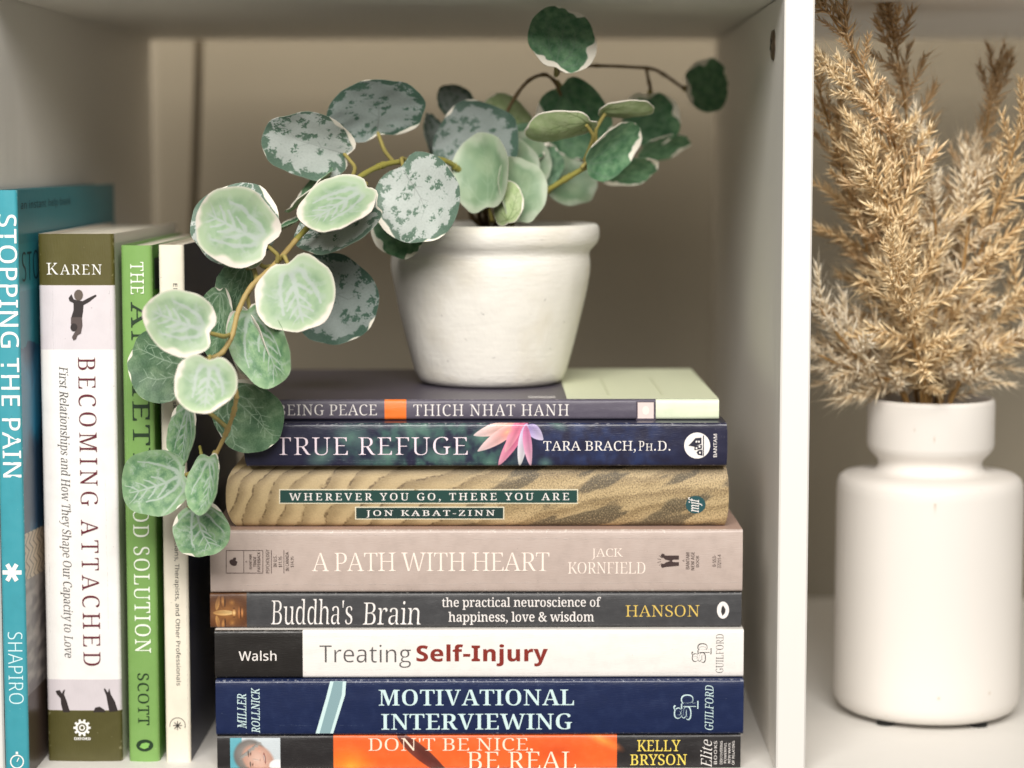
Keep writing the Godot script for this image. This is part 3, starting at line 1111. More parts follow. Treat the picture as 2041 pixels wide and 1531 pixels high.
	write(b, "GUILFORD", [1427, 1264, 1442, 1341], rgb8(88, 82, 80), face("Serif", -0.8), 1)
	# ---- charcoal book
	im = page(1059, 76, 1.6, rgb8(62, 62, 64))
	o = Vector2(419, 1180)
	k = 1.6
	q = func(x: float, y: float) -> Vector2: return (Vector2(x, y) - o) * k
	bar(im, k, o, [419, 1178, 493, 1258], rgb8(104, 66, 36))
	# printed face of a bronze statue, lying on its side
	blob(im, q.call(452, 1222), Vector2(72, 60), 0, rgb8(158, 106, 56), rgb8(82, 48, 26), 0.15)
	for v in [-1.0, 1.0]:
		# brow, socket, closed lid
		petal(im, q.call(431, 1222 + v * 5), q.call(437, 1222 + v * 36), 7, rgb8(206, 154, 90), rgb8(132, 84, 44))
		blob(im, q.call(443, 1222 + v * 22), Vector2(10, 22), v * 6.0, rgb8(66, 38, 22), Color(0.4, 0.25, 0.13, 0.2), 0.3)
		blob(im, q.call(444, 1222 + v * 22), Vector2(6, 17), v * 6.0, rgb8(188, 134, 74), rgb8(128, 82, 44), 0.25)
		petal(im, q.call(448, 1222 + v * 10), q.call(448, 1222 + v * 34), 2.5, rgb8(60, 34, 20), rgb8(60, 34, 20))
		blob(im, q.call(462, 1222 + v * 20), Vector2(14, 14), 0, Color(0.78, 0.56, 0.3, 0.7), Color(0.5, 0.33, 0.18, 0.0), 0.3)
		blob(im, q.call(466, 1222 + v * 8), Vector2(5, 5), 0, rgb8(70, 40, 24), Color(0.4, 0.25, 0.13, 0.0), 0.3)
	petal(im, q.call(424, 1222), q.call(471, 1222), 9, rgb8(190, 138, 78), rgb8(248, 214, 150))
	blob(im, q.call(466, 1222), Vector2(6, 11), 0, rgb8(246, 212, 150), rgb8(170, 116, 62), 0.2)
	blob(im, q.call(476, 1222), Vector2(4, 20), 0, rgb8(198, 132, 74), rgb8(128, 78, 42), 0.2)
	blob(im, q.call(479, 1222), Vector2(1.6, 19), 0, rgb8(50, 26, 16), rgb8(70, 38, 22), 0.3)
	blob(im, q.call(482, 1222), Vector2(4, 15), 0, rgb8(214, 148, 88), rgb8(140, 88, 48), 0.2)
	bar(im, k, o, [492, 1178, 1480, 1258], rgb8(62, 62, 64))
	worn(im, 14, true)
	b = book("paperback_book", "thin charcoal paperback with a bronze statue face at its spine end", [419, 1181, 1478, 1256], 0.011, yaw, 0.152, false, paper(im), cover(rgb8(60, 60, 62)), cover(rgb8(60, 60, 62)), {"group": g, "base": b.get_meta("top") + 0.0002})
	write(b, "Buddha's", [540, 1194, 702, 1245], white, face("Serif", -0.8, -1), 0, 0.08)
	write(b, "Brain", [723, 1198, 838, 1245], white, face("Serif", -0.8, -1), 0, 0.08)
	write(b, "the practical neuroscience of", [881, 1190, 1198, 1215], white, face("Serif", 0.6))
	write(b, "happiness, love & wisdom", [894, 1219, 1184, 1245], white, face("Serif", 0.6))
	write(b, "HANSON", [1247, 1206, 1394, 1229], rgb8(222, 190, 96), face("Serif", -0.7))
	shape(b, oval(1441, 1216, 12, 17), white)
	shape(b, [[1441, 1206], [1446, 1214], [1445, 1221], [1440, 1227], [1437, 1219], [1438, 1211]], rgb8(50, 48, 48), 0.0003)
	var slip := part("printed_stripe", box_mesh(Vector3(0.0715, 0.00012, 0.012), 0.00003), ink(rgb8(190, 150, 58)), b)
	slip.position = Vector3(-0.069, b.get_meta("top") - b.position.y + 0.00008, -0.0075)
	# ---- dusty pink book
	im = page(1061, 122, 1.3, rgb8(184, 167, 158))
	worn(im, 15, true)
	b = book("paperback_book", "dusty pink paperback titled A Path with Heart", [419, 1056.5, 1480, 1181], 0.012, yaw, 0.15, false, paper(im, 0.4), cover(rgb8(182, 152, 138)), cover(rgb8(190, 164, 150)), {"group": g, "base": b.get_meta("top") + 0.0003, "bulge": 0.0005})
	var cream := rgb8(244, 228, 216)
	var brown := rgb8(62, 46, 44)
	write(b, "A PATH WITH HEART", [622, 1101, 1095, 1138], cream, face("Serif", -1.2, -3))
	write(b, "JACK", [1179, 1093, 1241, 1115], cream, face("Serif", -1.4, -2))
	write(b, "KORNFIELD", [1132, 1120, 1286, 1143], cream, face("Serif", -1.4, -2))
	for s in [[451, 1097, 524, 1097], [451, 1142, 524, 1142], [451, 1097, 451, 1142], [524, 1097, 524, 1142], [486, 1097, 486, 1142], [541, 1096, 541, 1143], [566, 1096, 566, 1143]]:
		shape(b, strip(s[0], s[1], s[2], s[3], 1.1), brown, 0.00012, "printed_rule")
	shape(b, oval(465, 1121, 8, 6, 14, 30), brown)
	shape(b, [[462, 1118], [466, 1111], [471, 1111], [470, 1117], [474, 1120], [470, 1124]], brown, 0.0002)
	write(b, "A", [489, 1117, 493, 1121], brown, face("Sans"), 1)
	write(b, "BANTAM", [497, 1105, 502, 1134], brown, face("Sans", 0.6), 1)
	write(b, "TRADE", [505, 1109, 511, 1130], brown, face("Sans", 0.6), 1)
	write(b, "PAPERBACK", [513, 1100, 519, 1139], brown, face("Sans", 0.6), 1)
	write(b, "PSYCHOLOGY", [530, 1095, 537, 1142], brown, face("Sans"), 1)
	write(b, "IN U.S.", [545, 1107, 552, 1130], brown, face("Sans"), 1)
	write(b, "$11.95", [555, 1109, 563, 1130], brown, face("Sans"), 1)
	write(b, "IN CANADA", [569, 1100, 576, 1138], brown, face("Sans"), 1)
	write(b, "$14.95", [579, 1109, 586, 1130], brown, face("Sans"), 1)
	# two figures joining hands under a radiant half circle
	shape(b, [[1324, 1107], [1353, 1107], [1353, 1115], [1342, 1115], [1338, 1118], [1326, 1115], [1322, 1111]], brown)
	shape(b, [[1324, 1130], [1353, 1127], [1353, 1120], [1342, 1120], [1338, 1117], [1326, 1121], [1321, 1126]], brown, 0.0002)
	shape(b, oval(1321, 1107, 4, 4, 10), brown, 0.0003)
	shape(b, oval(1321, 1127, 4, 4, 10), brown, 0.0003)
	for i in 6:
		var a := deg_to_rad(110 + i * 28.0)
		shape(b, strip(1325 + cos(a) * 8, 1117 - sin(a) * 8, 1325 + cos(a) * 15, 1117 - sin(a) * 15, 0.8), brown, 0.00012, "printed_rule")
	write(b, "A", [1360, 1115, 1364, 1119], brown, face("Sans"), 1)
	write(b, "BANTAM", [1367, 1101, 1374, 1134], brown, face("Sans"), 1)
	write(b, "NEW AGE", [1377, 1100, 1384, 1136], brown, face("Sans"), 1)
	write(b, "BOOK", [1387, 1107, 1393, 1130], brown, face("Sans"), 1)
	write(b, "0-553-", [1420, 1106, 1427, 1129], brown, face("Sans"), 1)
	write(b, "37211-4", [1430, 1105, 1437, 1132], brown, face("Sans"), 1)
	# ---- sand coloured book
	k = 1.3
	im = page(1002, 128, k, rgb8(196, 164, 112))
	sand(im)
	b = book("paperback_book", "sand patterned paperback with green title bars, Wherever You Go", [451, 926.5, 1452, 1056.5], 0.004, yaw, 0.14, false, paper(im, 0.5), cover(rgb8(150, 122, 84)), cover(rgb8(150, 122, 84)), {"group": g, "base": b.get_meta("top") + 0.0002, "bulge": 0.0016, "round": 0.0022, "end_curve": 0.004})
	var teal := rgb8(18, 60, 54)
	shape(b, [[557, 974], [1152, 974], [1152, 1003], [557, 1003]], rgb8(222, 214, 190), 0.0001, "title_panel")
	shape(b, [[559, 976], [1150, 976], [1150, 1001], [559, 1001]], teal, 0.0002, "title_panel")
	shape(b, [[708, 1009], [1005, 1009], [1005, 1035], [708, 1035]], rgb8(222, 214, 190), 0.0001, "title_panel")
	shape(b, [[710, 1011], [1003, 1011], [1003, 1033], [710, 1033]], rgb8(14, 48, 44), 0.0002, "title_panel")
	write(b, "WHEREVER YOU GO, THERE YOU ARE", [577, 981.5, 1134, 999], white, face("Serif", 0.0, 14), 0, 0.0, 0.0003)
	write(b, "JON KABAT-ZINN", [730, 1016, 986, 1031], white, face("Serif", 0.0, 12), 0, 0.0, 0.0003)
	shape(b, oval(1386, 1005, 20, 18, 16), rgb8(28, 74, 78))
	write(b, "mjf", [1371, 990, 1399, 1021], white, face("Serif", 0.2, -2), 1, 0.3, 0.0003)
	# ---- dark blue book with a water lily
	k = 1.4
	im = page(964, 82, k, rgb8(40, 42, 66))
	o = Vector2(486, 844)
	q = func(x: float, y: float) -> Vector2: return (Vector2(x, y) - o) * k
	lily(im, q)
	worn(im, 17, true)
	b = book("paperback_book", "dark blue paperback with a pink water lily on its spine", [486, 843.5, 1450, 926.5], 0.010, yaw, 0.142, false, paper(im, 0.3), cover(rgb8(36, 38, 58), 0.3), cover(rgb8(36, 38, 58), 0.3), {"group": g, "base": b.get_meta("top") + 0.0002, "end_curve": 0.0012})
	write(b, "TRUE REFUGE", [550, 871, 932, 907], rgb8(232, 214, 224), face("Serif", -1.0, 2))
	write(b, "TARA BRACH,", [1083, 879, 1267, 902], white, face("Serif", -0.4))
	write(b, "P", [1273, 879, 1284, 898], white, face("Serif", -0.4))
	write(b, "H", [1287, 884, 1301, 898], white, face("Serif", -0.4))
	write(b, ".D.", [1304, 879, 1336, 898], white, face("Serif", -0.4))
	shape(b, oval(1389.5, 888, 26, 26), white)
	# little house, lying on its side with the ground line to the right
	var night := rgb8(36, 36, 52)
	for s in [[1402, 868, 1402, 909]]:
		shape(b, strip(s[0], s[1], s[2], s[3], 1.8), night, 0.0003)
	shape(b, [[1398, 872], [1398, 884], [1384, 890], [1372, 888], [1378, 882], [1386, 873]], night, 0.0003)
	shape(b, [[1399, 886], [1399, 894], [1384, 897], [1384, 890]], night, 0.0003)
	shape(b, [[1400, 896], [1400, 908], [1391, 906], [1388, 901], [1392, 897]], night, 0.0003)
	for w in [[1388, 880], [1393, 880], [1388, 893], [1394, 890], [1395, 902]]:
		shape(b, [[w[0] - 1.6, w[1] - 1.8], [w[0] + 1.6, w[1] - 1.8], [w[0] + 1.6, w[1] + 1.8], [w[0] - 1.6, w[1] + 1.8]], white, 0.0004)
	write(b, "BANTAM", [1422, 865, 1429, 911], white, face("Sans", 0.6), 1)
	# ---- thin purple and pale green book on top
	k = 1.5
	im = page(933, 46, k, rgb8(86, 80, 94))
	o = Vector2(500, 797)
	bar(im, k, o, [766, 790, 809, 850], rgb8(244, 120, 44))
	bar(im, k, o, [1307, 790, 1440, 850], rgb8(222, 230, 202))
	worn(im, 18, true, 0.7)
	var plum := rgb8(78, 72, 84)
	b = book("paperback_book", "thin purple and pale green paperback under the plant pot, topmost of the stack", [500, 796.5, 1433, 843.5], 0.0, yaw, 0.132, false, paper(im), cover(plum), cover(plum), {"group": g, "base": b.get_meta("top") + 0.0002})
	write(b, "BEING PEACE", [552, 806, 751, 828], white, face("Serif", -1.0, 1))
	write(b, "THICH NHAT HANH", [824, 806, 1134, 829], white, face("Serif", -1.0, 3))
	shape(b, [[1268, 800], [1307, 800], [1307, 838], [1268, 838]], rgb8(64, 54, 68))
	shape(b, [[1271, 802], [1303, 802], [1303, 834], [1271, 834]], rgb8(222, 204, 200), 0.0002)
	shape(b, oval(1287, 818, 7, 9, 14), rgb8(238, 222, 214), 0.0003)
	# pale green end of the front cover, with faint printed columns
	var up: float = b.get_meta("top") - b.position.y
	var xr: float = on_plane(b, 1433, 820).x
	var xg: float = on_plane(b, 1130, 797).x
	var z0 := -0.0013
	var pale := ink(rgb8(216, 220, 190), 0.55)
	var slab := func(called: String, x0: float, x1: float, za: float, zb: float, m: Material, y := 0.00016) -> void:
		part(called, box_mesh(Vector3(x1 - x0, 0.0001, za - zb), 0.00002), m, b, Transform3D(Basis(), Vector3((x0 + x1) / 2.0, up + y, (za + zb) / 2.0)))
	slab.call("cover_panel", xg, xr, z0, -0.132, pale)
	slab.call("printed_stripe", xg + 0.017, xg + 0.0182, -0.012, -0.09, ink(rgb8(209, 213, 182)), 0.00028)
	slab.call("printed_stripe", xg + 0.039, xg + 0.0402, -0.012, -0.09, ink(rgb8(209, 213, 182)), 0.00028)
	for i in 2:
		slab.call("printed_rule", xg - 0.0155, xg - 0.0045, -0.0055 - i * 0.0045, -0.0059 - i * 0.0045, ink(white))
	sheets["stack_top"] = b.get_meta("top") + 0.0003

func sand(im: Image) -> void:
	var n := noise(0.006, 21, 3)
	var f := noise(0.16, 22, 2)
	var big := noise(0.005, 23, 3)
	var w := im.get_width()
	var h := im.get_height()
	for y in h:
		for x in w:
			var u := float(x) / w
			var v := float(y) / h
			var left := 1.0 - smoothstep(0.4, 0.62, u)
			var warp := n.get_noise_2d(x * 0.7, y * 1.2) * 0.5 + 0.06 * f.get_noise_2d(x * 0.4, y * 0.4)
			var ph := (x + y * lerpf(0.55, 2.4, smoothstep(0.1, 0.9, u))) / lerpf(32.0, 110.0, u) + warp
			var s := fposmod(ph, 1.0)
			var ridge := smoothstep(0.0, 0.7, s) * (1.0 - smoothstep(0.84, 1.0, s))
			var c := rgb8(126, 106, 74).lerp(rgb8(182, 160, 120), clampf(ridge * 0.7 + 0.3 + 0.25 * big.get_noise_2d(x, y), 0.0, 1.0))
			c = c.lerp(rgb8(172, 152, 112), 0.25 * absf(f.get_noise_2d(x * 0.25, y * 1.2)))
			if s > 0.9 and left > 0.15:
				var k := f.get_noise_2d(x * 0.5, y * 0.5) + n.get_noise_2d(x * 3.0, y * 3.0)
				c = c.lerp(rgb8(84, 66, 42), clampf(0.3 + k, 0.0, 0.7) * left)
			# right half: coarse grains and dark hollows
			var d := big.get_noise_2d((x - y * 1.2) * 0.55 + 300.0, (y + x * 0.42) * 2.6) * 1.5 + (v - 0.5) * 0.6
			var dark := smoothstep(0.05, 0.4, d) * (1.0 - left)
			var g := f.get_noise_2d(x * 1.3, y * 1.3)
			c = c.lerp(rgb8(66, 60, 48), dark * 0.75)
			c = c.lerp(rgb8(214, 186, 138) if g > 0 else rgb8(84, 68, 46), absf(g) * (0.15 + 0.75 * (1.0 - left)))
			im.set_pixel(x, y, c)

func lily(im: Image, q: Callable) -> void:
	var n := noise(0.02, 31, 3)
	for y in im.get_height():
		for x in im.get_width():
			var u := float(x) / im.get_width()
			var a := smoothstep(0.12, 0.3, u) * (1.0 - smoothstep(0.5, 0.62, u))
			var c := rgb8(36, 36, 58).lerp(rgb8(60, 88, 86), a * clampf(0.55 + n.get_noise_2d(x, y) * 1.4, 0.0, 1.0))
			c = c.lerp(rgb8(42, 52, 88), smoothstep(0.55, 0.66, u) * (1.0 - smoothstep(0.8, 0.95, u)) * clampf(0.5 + n.get_noise_2d(x, y), 0.0, 1.0))
			im.set_pixel(x, y, c)
	for s in [[700, 870, 60, 30, 10], [640, 905, 50, 24, -20], [830, 858, 66, 26, 5], [880, 905, 60, 24, 20], [770, 905, 50, 26, -10], [1085, 918, 24, 18, 0], [960, 870, 30, 30, 0], [975, 915, 26, 18, 0], [1110, 850, 30, 12, 20]]:
		blob(im, q.call(s[0], s[1]), Vector2(s[2], s[3]), s[4], Color(0.4, 0.54, 0.48, 0.75), Color(0.27, 0.39, 0.37, 0.35), 0.25)
	for s in [[850, 880, 40, 10, 35], [735, 850, 60, 10, -10], [800, 900, 14, 40, 20]]:
		blob(im, q.call(s[0], s[1]), Vector2(s[2], s[3]), s[4], Color(0.13, 0.15, 0.22, 0.8), Color(0.15, 0.18, 0.24, 0.3), 0.3)
	var deep := rgb8(214, 76, 128)
	var tip := rgb8(246, 222, 224)
	for s in [[1050, 850, 1082, 876, 16, rgb8(150, 130, 190), rgb8(226, 214, 236)], [1030, 845, 942, 868, 17, rgb8(240, 170, 150), tip], [1036, 846, 950, 896, 17, rgb8(236, 150, 140), tip], [1050, 840, 990, 922, 17, deep, rgb8(238, 170, 190)], [1048, 846, 1033, 924, 14, rgb8(200, 180, 220), rgb8(232, 232, 226)], [1046, 850, 1056, 924, 13, rgb8(206, 110, 160), rgb8(238, 196, 210)], [1040, 834, 1005, 898, 15, rgb8(226, 96, 140), rgb8(244, 180, 190)]]:
		petal(im, q.call(s[0], s[1]), q.call(s[2], s[3]), s[4], s[5], s[6])
	blob(im, q.call(1010, 862), Vector2(24, 12), -30, Color(0.98, 0.74, 0.56, 0.8), Color(0.93, 0.5, 0.5, 0.1), 0.3)

func upright_books() -> void:
	var g := "books standing at the left of the shelf"
	var white := rgb8(240, 238, 234)
	# ---- turquoise book against the side panel
	var im := page(46, 1180, 1.1, rgb8(62, 152, 166))
	worn(im, 41, false, 0.7)
	var front := Image.create(512, 640, false, Image.FORMAT_RGB8)
	teal_front(front)
	var b := book("paperback_book", "tall turquoise paperback, Stopping the Pain, standing against the side panel", [-2, 379, 45.5, 1555], 0.032, 0.0, 0.2, true, paper(im), paper(front, 0.35), cover(rgb8(50, 130, 146)), {"group": g, "inset": 0.0015})
	write(b, "STOPPING THE PAIN", [1, 429, 38, 953], white, face("Sans", 0.3, 1), -1)
	write(b, "SHAPIRO", [17, 1260, 46, 1403], rgb8(206, 232, 236), face("Sans", -1.4), -1)
	for i in 3:
		var a := deg_to_rad(i * 60.0)
		shape(b, strip(24 - cos(a) * 19, 1141 - sin(a) * 19, 24 + cos(a) * 19, 1141 + sin(a) * 19, 8.5), white, 0.00012 + i * 0.0001)
	ring(b, 34, 1518, 14, 2.5, white)
	shape(b, strip(34, 1518, 38, 1510, 2), white, 0.0002)
	shape(b, strip(34, 1503, 34, 1498, 5), white, 0.0002)
	# lettering along the front cover
	var w2: float = b.get_meta("thick") / 2.0
	for s in [["an instant help book", 0.006, 0.1, 412.0, 0.0042, 0.0], ["STOPPING THE PAIN", 0.006, 0.17, 534.0, 0.0115, -1.0]]:
		var l := letters(s[0], face("Sans", s[5], 3))
		var out := PackedVector3Array()
		var y := spot(48, s[3], 0.032).y - b.position.y
		for p in l[0]:
			out.append(Vector3(w2 + 0.00012, y + (p.y - 0.5) * s[4], -lerpf(s[1], s[2], p.x)))
		part("cover_lettering", flat_mesh(out, l[1], Vector3.RIGHT), ink(rgb8(190, 226, 226) if s[1] > 0.01 else rgb8(16, 54, 66)), b)
	# ---- thick white book with olive ends
	im = page(149, 1057, 1.0, rgb8(236, 233, 230))
	var o := Vector2(85, 466)
	bar(im, 1.0, o, [80, 466, 250, 567], rgb8(84, 78, 34))
	bar(im, 1.0, o, [80, 567, 250, 693], rgb8(214, 206, 210))
	bar(im, 1.0, o, [80, 1356, 250, 1419], rgb8(206, 198, 202))
	bar(im, 1.0, o, [80, 1419, 250, 1540], rgb8(78, 74, 36))
	worn(im, 42, false, 0.6)
	b = book("paperback_book", "thick white paperback with olive ends, Becoming Attached", [85, 466, 235, 1521], 0.0075, 0.0, 0.155, true, paper(im), cover(rgb8(222, 214, 204)), cover(rgb8(222, 214, 204)), {"group": g, "bulge": 0.0006, "round": 0.0016})
	write(b, "K", [93, 524, 116, 547], white, face("Serif", -0.6))
	write(b, "AREN", [120, 527, 203, 547], white, face("Serif", -0.6, 4))
	write(b, "BECOMING ATTACHED", [161, 714, 196, 1328], rgb8(98, 28, 42), face("Serif", -0.5, 12), -1, 0.0, 0.0003)
	write(b, "First Relationships and How They Shape Our Capacity to Love", [118, 732, 142, 1312], rgb8(56, 52, 52), face("Serif", -0.6), -1, 0.2, 0.0003)
	# leaping child
	var dusk := rgb8(46, 38, 38)
	shape(b, oval(157, 588, 9, 11, 14), rgb8(96, 84, 76), 0.0002)
	shape(b, [[143, 586], [147, 596], [152, 598], [165, 600], [180, 592], [191, 587], [193, 590], [178, 602], [167, 608], [166, 622], [164, 634], [142, 634], [147, 618], [147, 604], [139, 600], [137, 594]], dusk, 0.00012)
	shape(b, [[142, 632], [164, 632], [165, 648], [162, 664], [155, 668], [152, 676], [147, 678], [144, 672], [148, 664], [154, 656], [150, 650], [142, 646]], rgb8(84, 72, 70), 0.0003)
	shape(b, oval(148, 652, 7, 8, 12), dusk, 0.0004)
	# raised arms
	shape(b, [[126, 1419], [140, 1419], [133, 1396], [128, 1384], [130, 1374], [126, 1376], [124, 1382], [119, 1375], [111, 1377], [113, 1383], [121, 1392], [122, 1404]], dusk)
	shape(b, [[218, 1419], [235, 1417], [229, 1398], [221, 1384], [218, 1372], [215, 1380], [209, 1371], [207, 1374], [212, 1386], [214, 1398]], dusk)
	shape(b, [[186, 1419], [190, 1410], [199, 1408], [208, 1414], [211, 1419]], dusk)
	ring(b, 164, 1450, 13, 4.0, white)
	for i in 10:
		var a := TAU * i / 10.0
		shape(b, strip(164 + cos(a) * 12, 1450 + sin(a) * 12, 164 + cos(a) * 17, 1450 + sin(a) * 17, 4.5), white, 0.0002)
	ring(b, 164, 1450, 6, 2.5, white)
	write(b, "OXFORD", [148, 1469, 181, 1474.5], white, face("SansBold", 0.5), -0)
	# ---- green book
	im = page(62, 1030, 1.1, rgb8(122, 162, 88))
	worn(im, 43, false, 0.6)
	b = book("paperback_book", "slim bright green paperback standing second from the cream one's side", [248.5, 489, 310, 1519], 0.0075, 0.0, 0.15, true, paper(im), cover(rgb8(80, 138, 44)), cover(rgb8(96, 156, 56)), {"group": g, "bulge": 0.0009, "round": 0.0014})
	b.set_meta("label", "slim bright green paperback standing between the white and the cream book")
	var forest := rgb8(26, 52, 26)
	write(b, "THE", [261, 522, 287, 586], rgb8(238, 244, 228), face("Serif", -0.3, 2), -1, 0.0, 0.0003)
	write(b, "ANXIETY", [264, 602, 298, 938], forest, face("Serif", 0.1, 4), -1, 0.0, 0.0003)
	write(b, "FOOD SOLUTION", [267, 958, 299, 1301], rgb8(238, 244, 228), face("Serif", -0.2, 4), -1, 0.0, 0.0003)
	write(b, "SCOTT", [275, 1341, 298, 1444], forest, face("Serif", 0.1, 4), -1, 0.0, 0.0003)
	shape(b, oval(289, 1485, 17, 12), forest)
	shape(b, [[279, 1488], [283, 1481], [292, 1479], [299, 1481], [296, 1489], [288, 1492]], rgb8(128, 180, 92), 0.0003)
	var badge := part("cover_panel", box_mesh(Vector3(0.0001, 0.0125, 0.03), 0.00002), ink(rgb8(30, 48, 34)), b)
	badge.position = Vector3(b.get_meta("thick") / 2.0 + 0.0001, spot(305, 545, 0.0).y - b.position.y, -0.02)
	# ---- cream book
	im = page(52, 1033, 1.1, rgb8(232, 224, 206))
	worn(im, 44, false, 0.6)
	b = book("paperback_book", "narrow cream paperback with small black spine lettering beside the stack", [323, 488, 373, 1521], 0.0085, 0.0, 0.152, true, paper(im), cover(rgb8(34, 38, 58)), cover(rgb8(226, 218, 200)), {"group": g})
	var black := rgb8(40, 36, 34)
	write(b, "Eliciting", [343, 565, 354, 628], black, face("Sans"), -1)
	write(b, "sk in", [345, 800, 353, 832], black, face("Sans"), -1)
	write(b, "Physicians, Therapists, and Other Professionals", [347, 1046, 359, 1367], black, face("Sans"), -1)
	for i in 4:
		var a := PI * i / 4.0
		shape(b, strip(354 - cos(a) * 9, 1446 - sin(a) * 9, 354 + cos(a) * 9, 1446 + sin(a) * 9, 1.6), black, 0.00012 + 0.00006 * i)
	ring(b, 354, 1446, 16, 1.2, black, 170.0, 380.0)

func teal_front(im: Image) -> void:
	# printed cover: turquoise head, blue photograph of a sleeve, pale jeans with a tooled belt
	var n := noise(0.012, 51, 4)
	var f := noise(0.05, 52, 2)
	for y in 640:
		for x in 512:
			var v := y / 640.0
			var u := x / 512.0
			var c := rgb8(44, 128, 142)
			var m := n.get_noise_2d(x, y * 0.6)
			if v > 0.09:
				c = rgb8(50, 138, 152)
			if v > 0.17:
				c = rgb8(44, 124, 138)
			if v > 0.265 + 0.02 * m:
				c = rgb8(38, 66, 92).lerp(rgb8(30, 120, 156), clampf(0.4 + m * 1.8 + 0.4 * sin(v * 22.0), 0.0, 1.0))
				c = c.lerp(rgb8(120, 128, 150), 0.35 * clampf(1.0 - absf(v - 0.34) * 12.0, 0.0, 1.0))
			if v > 0.58 + u * 0.05:
				c = rgb8(196, 178, 156)
				var k := fposmod(u * 60.0 + absf(fposmod(v * 70.0, 2.0) - 1.0) * 2.0, 2.0)
				c = c.darkened(0.35 if k < 0.5 else 0.0)
			if v > 0.66 + u * 0.05:
				c = rgb8(158, 150, 146).lerp(rgb8(112, 106, 106), clampf(0.5 + f.get_noise_2d(x * 0.4, y) * 1.4, 0.0, 1.0))
			if v > 0.86:
				c = rgb8(72, 58, 50)
			im.set_pixel(x, y, c)

func pot() -> void:
	var base: float = sheets["stack_top"]
	var z := -0.070
	var t := thing("flower_pot", "white glazed clay flower pot with a rolled rim standing on the book stack", "flower pot")
	var c := spot(978, 700, z)
	t.position = Vector3(c.x, base, z)
	var s := (c - eye).dot(-look.z) / FOCAL
	var foot := spot(978, 773, z + 0.034).y
	var prof := PackedVector2Array()
	# radius (pixels) at picture height
	var y0 := 770.0
	for p in [[0, 770], [100, 770], [130, 769], [141, 764], [147, 755], [152, 742], [159, 715], [165.5, 690], [173.5, 657], [180, 630], [186.5, 600], [192, 570], [196.5, 545], [198, 528], [197, 514], [196, 505], [198, 498], [205, 490], [211, 483], [214.5, 474], [215.5, 462], [214.5, 452], [211, 446], [206, 444], [201, 446], [198, 452], [193, 480], [186, 560]]:
		prof.append(Vector2(p[0] * s, (y0 - p[1]) * s * 0.968))
	var m := StandardMaterial3D.new()
	m.albedo_texture = pot_texture()
	m.roughness = 0.6
	m.heightmap_enabled = true
	m.heightmap_texture = sheets.brush
	m.heightmap_scale = 0.03
	part("pot_body", lathe(prof, 96, 0.01, 7), m, t)
	var soil := StandardMaterial3D.new()
	soil.albedo_color = Color(0.2, 0.16, 0.11)
	soil.roughness = 1.0
	var hh := (y0 - 470.0) * s * 0.968
	part("soil", lathe(PackedVector2Array([Vector2(193 * s, hh - 0.004), Vector2(190 * s, hh), Vector2(140 * s, hh + 0.002), Vector2(60 * s, hh + 0.003), Vector2(0, hh + 0.003)]), 48, 0.03, 3), soil, t)
	sheets["pot_top"] = t.position + Vector3(0, hh, 0)

func pot_texture() -> ImageTexture:
	var im := Image.create(1024, 512, false, Image.FORMAT_RGB8)
	var n := noise(0.006, 61, 4)
	var f := noise(0.03, 62, 3)
	for y in 512:
		for x in 1024:
			var c := rgb8(232, 228, 220)
			var a := f.get_noise_2d(x * 0.35, y * 2.0)
			c = c.darkened(0.025 * absf(a))
			var s := n.get_noise_2d(x, y)
			c = c.lerp(rgb8(218, 211, 196), clampf(s * 1.2, 0.0, 0.5))
			im.set_pixel(x, y, c)
	var rg := RandomNumberGenerator.new()
	rg.seed = 8
	for i in 70:
		# chips and hair cracks
		var p := Vector2(rg.randi_range(4, 1019), rg.randi_range(60, 450))
		var d := Vector2(rg.randf_range(-1, 1), rg.randf_range(-0.4, 0.4))
		for k in rg.randi_range(1, 9):
			im.set_pixelv(Vector2i(p), im.get_pixelv(Vector2i(p)).darkened(rg.randf_range(0.1, 0.35)))
			p = (p + d).clamp(Vector2(1, 1), Vector2(1022, 510))
	return tex(im)

func brush_sheet() -> ImageTexture:
	var im := Image.create(1024, 512, false, Image.FORMAT_L8)
	var f := noise(0.05, 71, 3)
	var n := noise(0.02, 72, 4)
	for y in 512:
		for x in 1024:
			var v := 0.5 + 0.12 * f.get_noise_2d(x * 0.2, y * 2.2) + 0.34 * n.get_noise_2d(x, y * 1.2) + 0.14 * f.get_noise_2d(x * 1.5, y * 1.5 + 900.0)
			im.set_pixel(x, y, Color(v, v, v))
	return tex(im)

